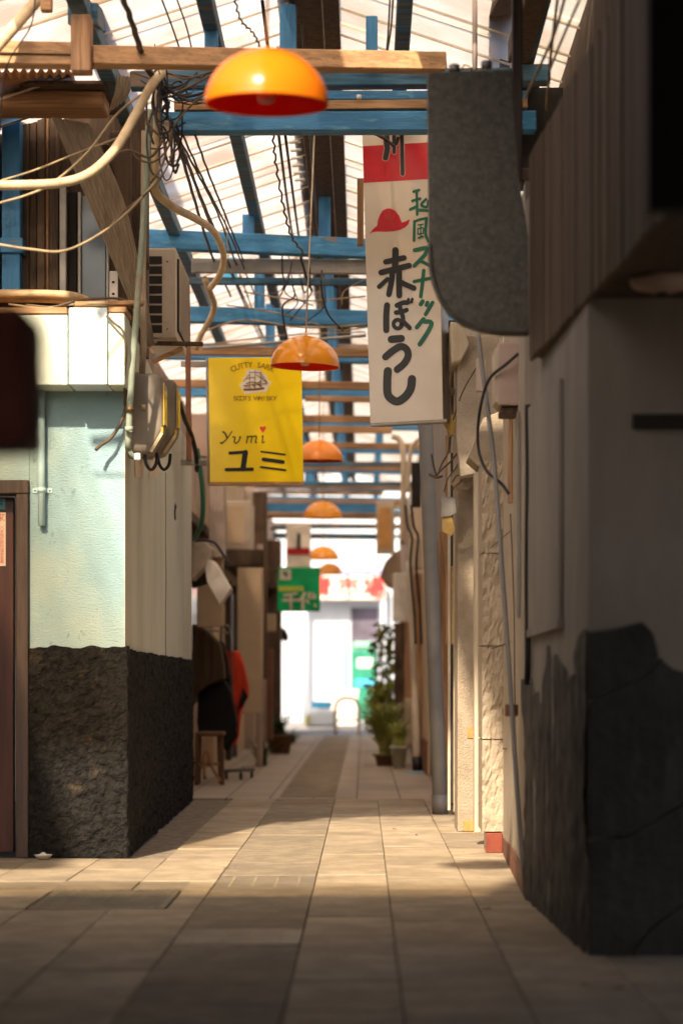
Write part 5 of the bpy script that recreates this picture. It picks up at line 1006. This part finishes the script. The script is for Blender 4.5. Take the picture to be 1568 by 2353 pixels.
tag(dprism('blue_cloth', [(925, 1776), (985, 1774), (992, 1781), (930, 1783)], 20.9, .12, m_bluet, None, 0), 'scrap of blue sheet on the ground at the pale drainpipe', 'sheet')
fbox('white_notice_board', 'white notice board on the right wall behind the drainpipe', 'sign', 902, 1316, 944, 1428, 23.8, .15, m_tarp); fbox('cream_meter', 'cream meter housing high on the right wall', 'meter', 940, 1236, 967, 1306, 21, .2, m_trim)
fbox('black_shutter', 'narrow black shutter beside the grey pole', 'shutter', 945, 1062, 966, 1164, 19, .1, m_dark); fbox('timber_post', 'sunlit brown timber post between board and drainpipe', 'post', 930, 1430, 944, 1700, 23.6, .12, m_woodz); fbox('dark_post', 'dark timber post below the white notice board', 'post', 905, 1430, 928, 1650, 24.4, .12, m_oldz)
fbox('cream_box', 'cream box standing low beside the drainpipe', 'box', 930, 1605, 952, 1710, 22.6, .2, m_trim)
gn = thing('gooseneck_pipe', 'white pipe with a gooseneck top on the right wall', 'pipe', V(925, 1250, 22))
tube('pipe', [V(900, 1002, 22), V(915, 1008, 22), V(924, 1030, 22), V(927, 1080, 22), V(925, 1180, 22), V(924, 1250, 22)], .032, m_trim, gn, 10); tube('return_bend', [V(935, 1130, 21), V(942, 1040, 21), V(952, 1018, 21), V(968, 1006, 21)], .022, m_trim, gn, 10)
os_ = thing('framed_sign', 'small orange sign in a cream frame projecting from the right wall', 'sign', V(885, 1272, 26)); dbox('frame', 864, 1150, 906, 1272, 26, .12, m_trim, os_, .01); dbox('face', 869, 1166, 896, 1258, 25.99, .02, m_orangew, os_, 0); dbox('arm', 906, 1160, 935, 1168, 26.03, .04, m_trim, os_)
tag(dprism('brown_awning', [(872, 1322), (884, 1290), (905, 1268), (920, 1262), (922, 1358), (890, 1345)], 27, .5, m_brownw, None, .01), 'dark brown awning curving out below the framed sign', 'awning')
tag(dprism('white_bracket_sign', [(934, 1148), (950, 1112), (952, 1172), (940, 1182)], 20.5, .1, m_tarp, None, .004), 'small tilted white board beside the black shutter', 'board')
for k, (x, z, l) in enumerate(((936, 20, 'black cable running down past the cream meter'), (950, 19, 'second black cable down the right wall near the pole'))): tag(tube('wall_cable', [V(x - 6, 1160, z), V(x, 1210, z), V(x + 10, 1235, z), V(x + 6, 1300, z), V(x + 14, 1400, z), V(x + 18, 1480, z)], .012, m_black, None, 6), l, 'cable')
# hanging signs far away
gs = thing('green_sign', 'green hanging bar sign with white characters and a yellow line', 'sign', V(686, 1405, 25)); dbox('panel', 637, 1303, 735, 1404, 25, .16, m_grn, gs, .008); dbox('icon_plate', 642, 1308, 668, 1332, 24.99, .02, m_wink, gs, 0)
lettering('emblem', [([(654, 1314), (657, 1324)], 5), ([(650, 1316), (660, 1318)], 4)], (0, 0, 1568 / 1787.0), lambda x, y, l=0: V(x, y, 24.99 - l), None, m_gink, gs, .003)
for k in range(9): dbox('yellow_lettering', 640 + k * 6.4, 1347, 644.5 + k * 6.4, 1358, 24.995, .01, m_yink, gs, 0)
for ch, x in (('千', 668), ('代', 706)): p = V(x, 1383, 24.99); text('lettering', ch, (p.x, 24.99, p.z), .21, FRONT, m_wink, gs, extrude=.004, bold=.006)
bar('bracket', V(600, 1312, 25.08), V(640, 1312, 25.08), .03, .03, m_oldz, gs)
rs = thing('red_band_sign', 'small white hanging sign with a red band above the green sign', 'sign', V(685, 1300, 27)); dbox('panel', 657, 1205, 713, 1303, 27, .15, m_wink, rs, .006); dbox('red_band', 659, 1259, 711, 1274, 26.99, .02, m_red, rs, 0); dbox('dark_mark', 682, 1225, 690, 1262, 26.985, .01, m_ink, rs, 0); bar('bracket', V(620, 1215, 27.05), V(660, 1215, 27.05), .03, .03, m_oldz, rs)
wlmp = thing('wall_lantern', 'small black wall lantern at the left end of the alley', 'lantern', V(652, 1470, 33)); dprism('body', [(638, 1440), (655, 1444), (663, 1462), (660, 1474), (640, 1470)], 33, .16, m_dark, wlmp, .01); bar('arm', V(628, 1452, 33.05), V(642, 1452, 33.05), .03, .03, m_dark, wlmp)

# ================================================================== THE SUNLIT STREET AT THE END
YE = 47.5
eb = thing('market_building', 'white building across the sunlit street at the alley end', 'building', (0, YE, 0))
box('facade', (-14, YE, 0), (14, YE + 6, 7.5), m_wwall, eb, 0); dbox('shop_opening', 806, 1396, 868, 1640, YE - .02, .05, M('shop_dark', (.10, .085, .12), .6, .5, 1.2, bump=0), eb, 0); dbox('blue_gutter', 600, 1306, 900, 1320, YE - .3, .3, M('mauve_gutter', (.25, .25, .45), .5, .1, bump=0), eb, .02)
for x0, x1 in ((735, 742), (762, 770), (790, 797)): dbox('door_mullion', x0, 1500, x1, 1650, YE - .05, .06, m_bluet if x0 > 780 else m_wwall, eb, 0)
dbox('pale_doorway', 742, 1500, 790, 1650, YE - .03, .04, M('pale_shutter', (.55, .58, .64), .6, .1, bump=0), eb, 0)
fs = thing('market_sign', 'white signboard with red market characters over the far shopfront', 'sign', V(800, 1378, 46.9)); dbox('board', 690, 1322, 885, 1378, 46.9, .25, m_wink, fs, .02)
m_rsg = M('red_sign_print', (.72, .03, .03), .5, .05, bump=0)
for ch, x in (('青', 738), ('市', 800), ('場', 858)): p = V(x, 1352, 46.88); text('lettering', ch, (p.x, 46.88, p.z), .50, FRONT, m_rsg, fs, extrude=.01, bold=.012)
for x in (700, 880): tube('sign_post', [V(x, 1378, 47), Vector((V(x, 0, 47).x, 47, 0))], .06, m_wwall, fs, 8)
vm = thing('green_machine', 'green machine standing in front of the dark shop opening', 'machine', at0(836, 44)); dbox('body', 806, 1488, 866, 1655, 44, .7, m_gear, vm, .05, 2); dbox('display', 820, 1512, 856, 1535, 43.98, .03, m_tarp, vm, .01); dbox('top_panel', 812, 1474, 864, 1488, 43.95, .75, M('pale_green', (.25, .55, .42), .4, .1, bump=0), vm, .02); dbox('tray', 815, 1560, 858, 1580, 43.98, .03, m_bluet, vm, .01)
def grp_box(): pass
bs_ = thing('goods_crate', 'white crate of goods stacked in the sun on the far street', 'crate', at0(800, 42)); dbox('crate', 742, 1592, 822, 1640, 42, .6, m_tarp, bs_, .03, 2); dbox('lid', 740, 1584, 824, 1592, 41.98, .64, m_wink, bs_, .01); dbox('lower_crate', 745, 1641, 820, 1668, 42, .6, m_tarp, bs_, .02)
yc = thing('covered_pile', 'pile of goods under pale yellow-white sheeting in the sun', 'pile', at0(735, 39.5))
dprism('sheeting', [(699, 1672), (702, 1645), (712, 1632), (738, 1627), (764, 1630), (772, 1645), (776, 1672)], 39.5, 1.0, m_carw, yc, .12, 4); dprism('yellow_edge', [(700, 1668), (703, 1645), (711, 1640), (709, 1668)], 39.46, .05, m_yink, yc, .01); dbox('blue_lid', 716, 1612, 762, 1627, 39.8, .6, m_bluet, yc, .02)
ba = thing('barrier_arch', 'yellow tubular barrier arch standing at the alley mouth', 'barrier', at0(797, 36.2)); zz = 36.2
tube('arch', [at0(770, zz), V(770, 1640, zz), V(773, 1615, zz), V(786, 1605, zz), V(808, 1605, zz), V(820, 1614, zz), V(824, 1640, zz), at0(824, zz)], .030, m_trim, ba, 10); tube('cross_bar', [V(771, 1655, zz), V(823, 1655, zz)], .018, m_trim, ba, 8)
# ================================================================== SMALL THINGS ON THE GROUND, AND THE NEAR OBJECT
mb = thing('hanging_box', 'dark maroon box hanging very close at the left edge, out of focus', 'box', V(20, 1020, 3.0))
dprism('body', [(-150, 690), (38, 690), (56, 705), (60, 1000), (46, 1018), (-150, 1020)], 3.0, .2, m_maroon, mb, .016, 3); tube('hanger', [V(-40, 690, 3.1), V(-40, 400, 3.1)], .008, m_black, mb, 6); box('mount_arm', (-1.31, 3.08, V(0, 420, 3.1).z), (V(-20, 0, 3.1).x, 3.12, V(0, 400, 3.1).z), m_oldz, mb)
spots = [(956, 1921, 'brown dry leaf on the paving right of the drain strip'), (905, 1907, 'small dry leaf left of the brown one on the paving'), (1000, 1872, 'dry leaf at the foot of the grey pole'), (1118, 2092, 'dark leaf on the shaded paving near the right wall'), (1345, 2268, 'leaf on the dark paving at the lower right'), (1420, 2275, 'long dark leaf at the lower right edge'), (995, 1888, 'green sprig by the grey pole'), (985, 1864, 'tiny twig beside the grey pole'), (520, 1998, 'pale crumb of leaf left of the drain strip')]
for x, y, lab in spots:
    Z = CAMH * FPX / (y - VY); c = V(x, y, Z); c.z = .004; a = rnd.uniform(0, 3); L = .022; bm = bmesh.new()
    pts = [(-1, 0, .2), (-.4, .4, .5), (.3, .35, .3), (1, 0, .9), (.3, -.35, .2), (-.4, -.4, .4)]
    bm.faces.new([bm.verts.new(c + Vector(((px * math.cos(a) - py * math.sin(a)) * L, (px * math.sin(a) + py * math.cos(a)) * L, pz * .008))) for px, py, pz in pts]); bmesh.ops.solidify(bm, geom=bm.faces[:], thickness=.001)
    tag(put('fallen_leaf', bm, m_leafdry if 'green' not in lab else m_leafd), lab, 'leaf', 'fallen leaves on the paving')
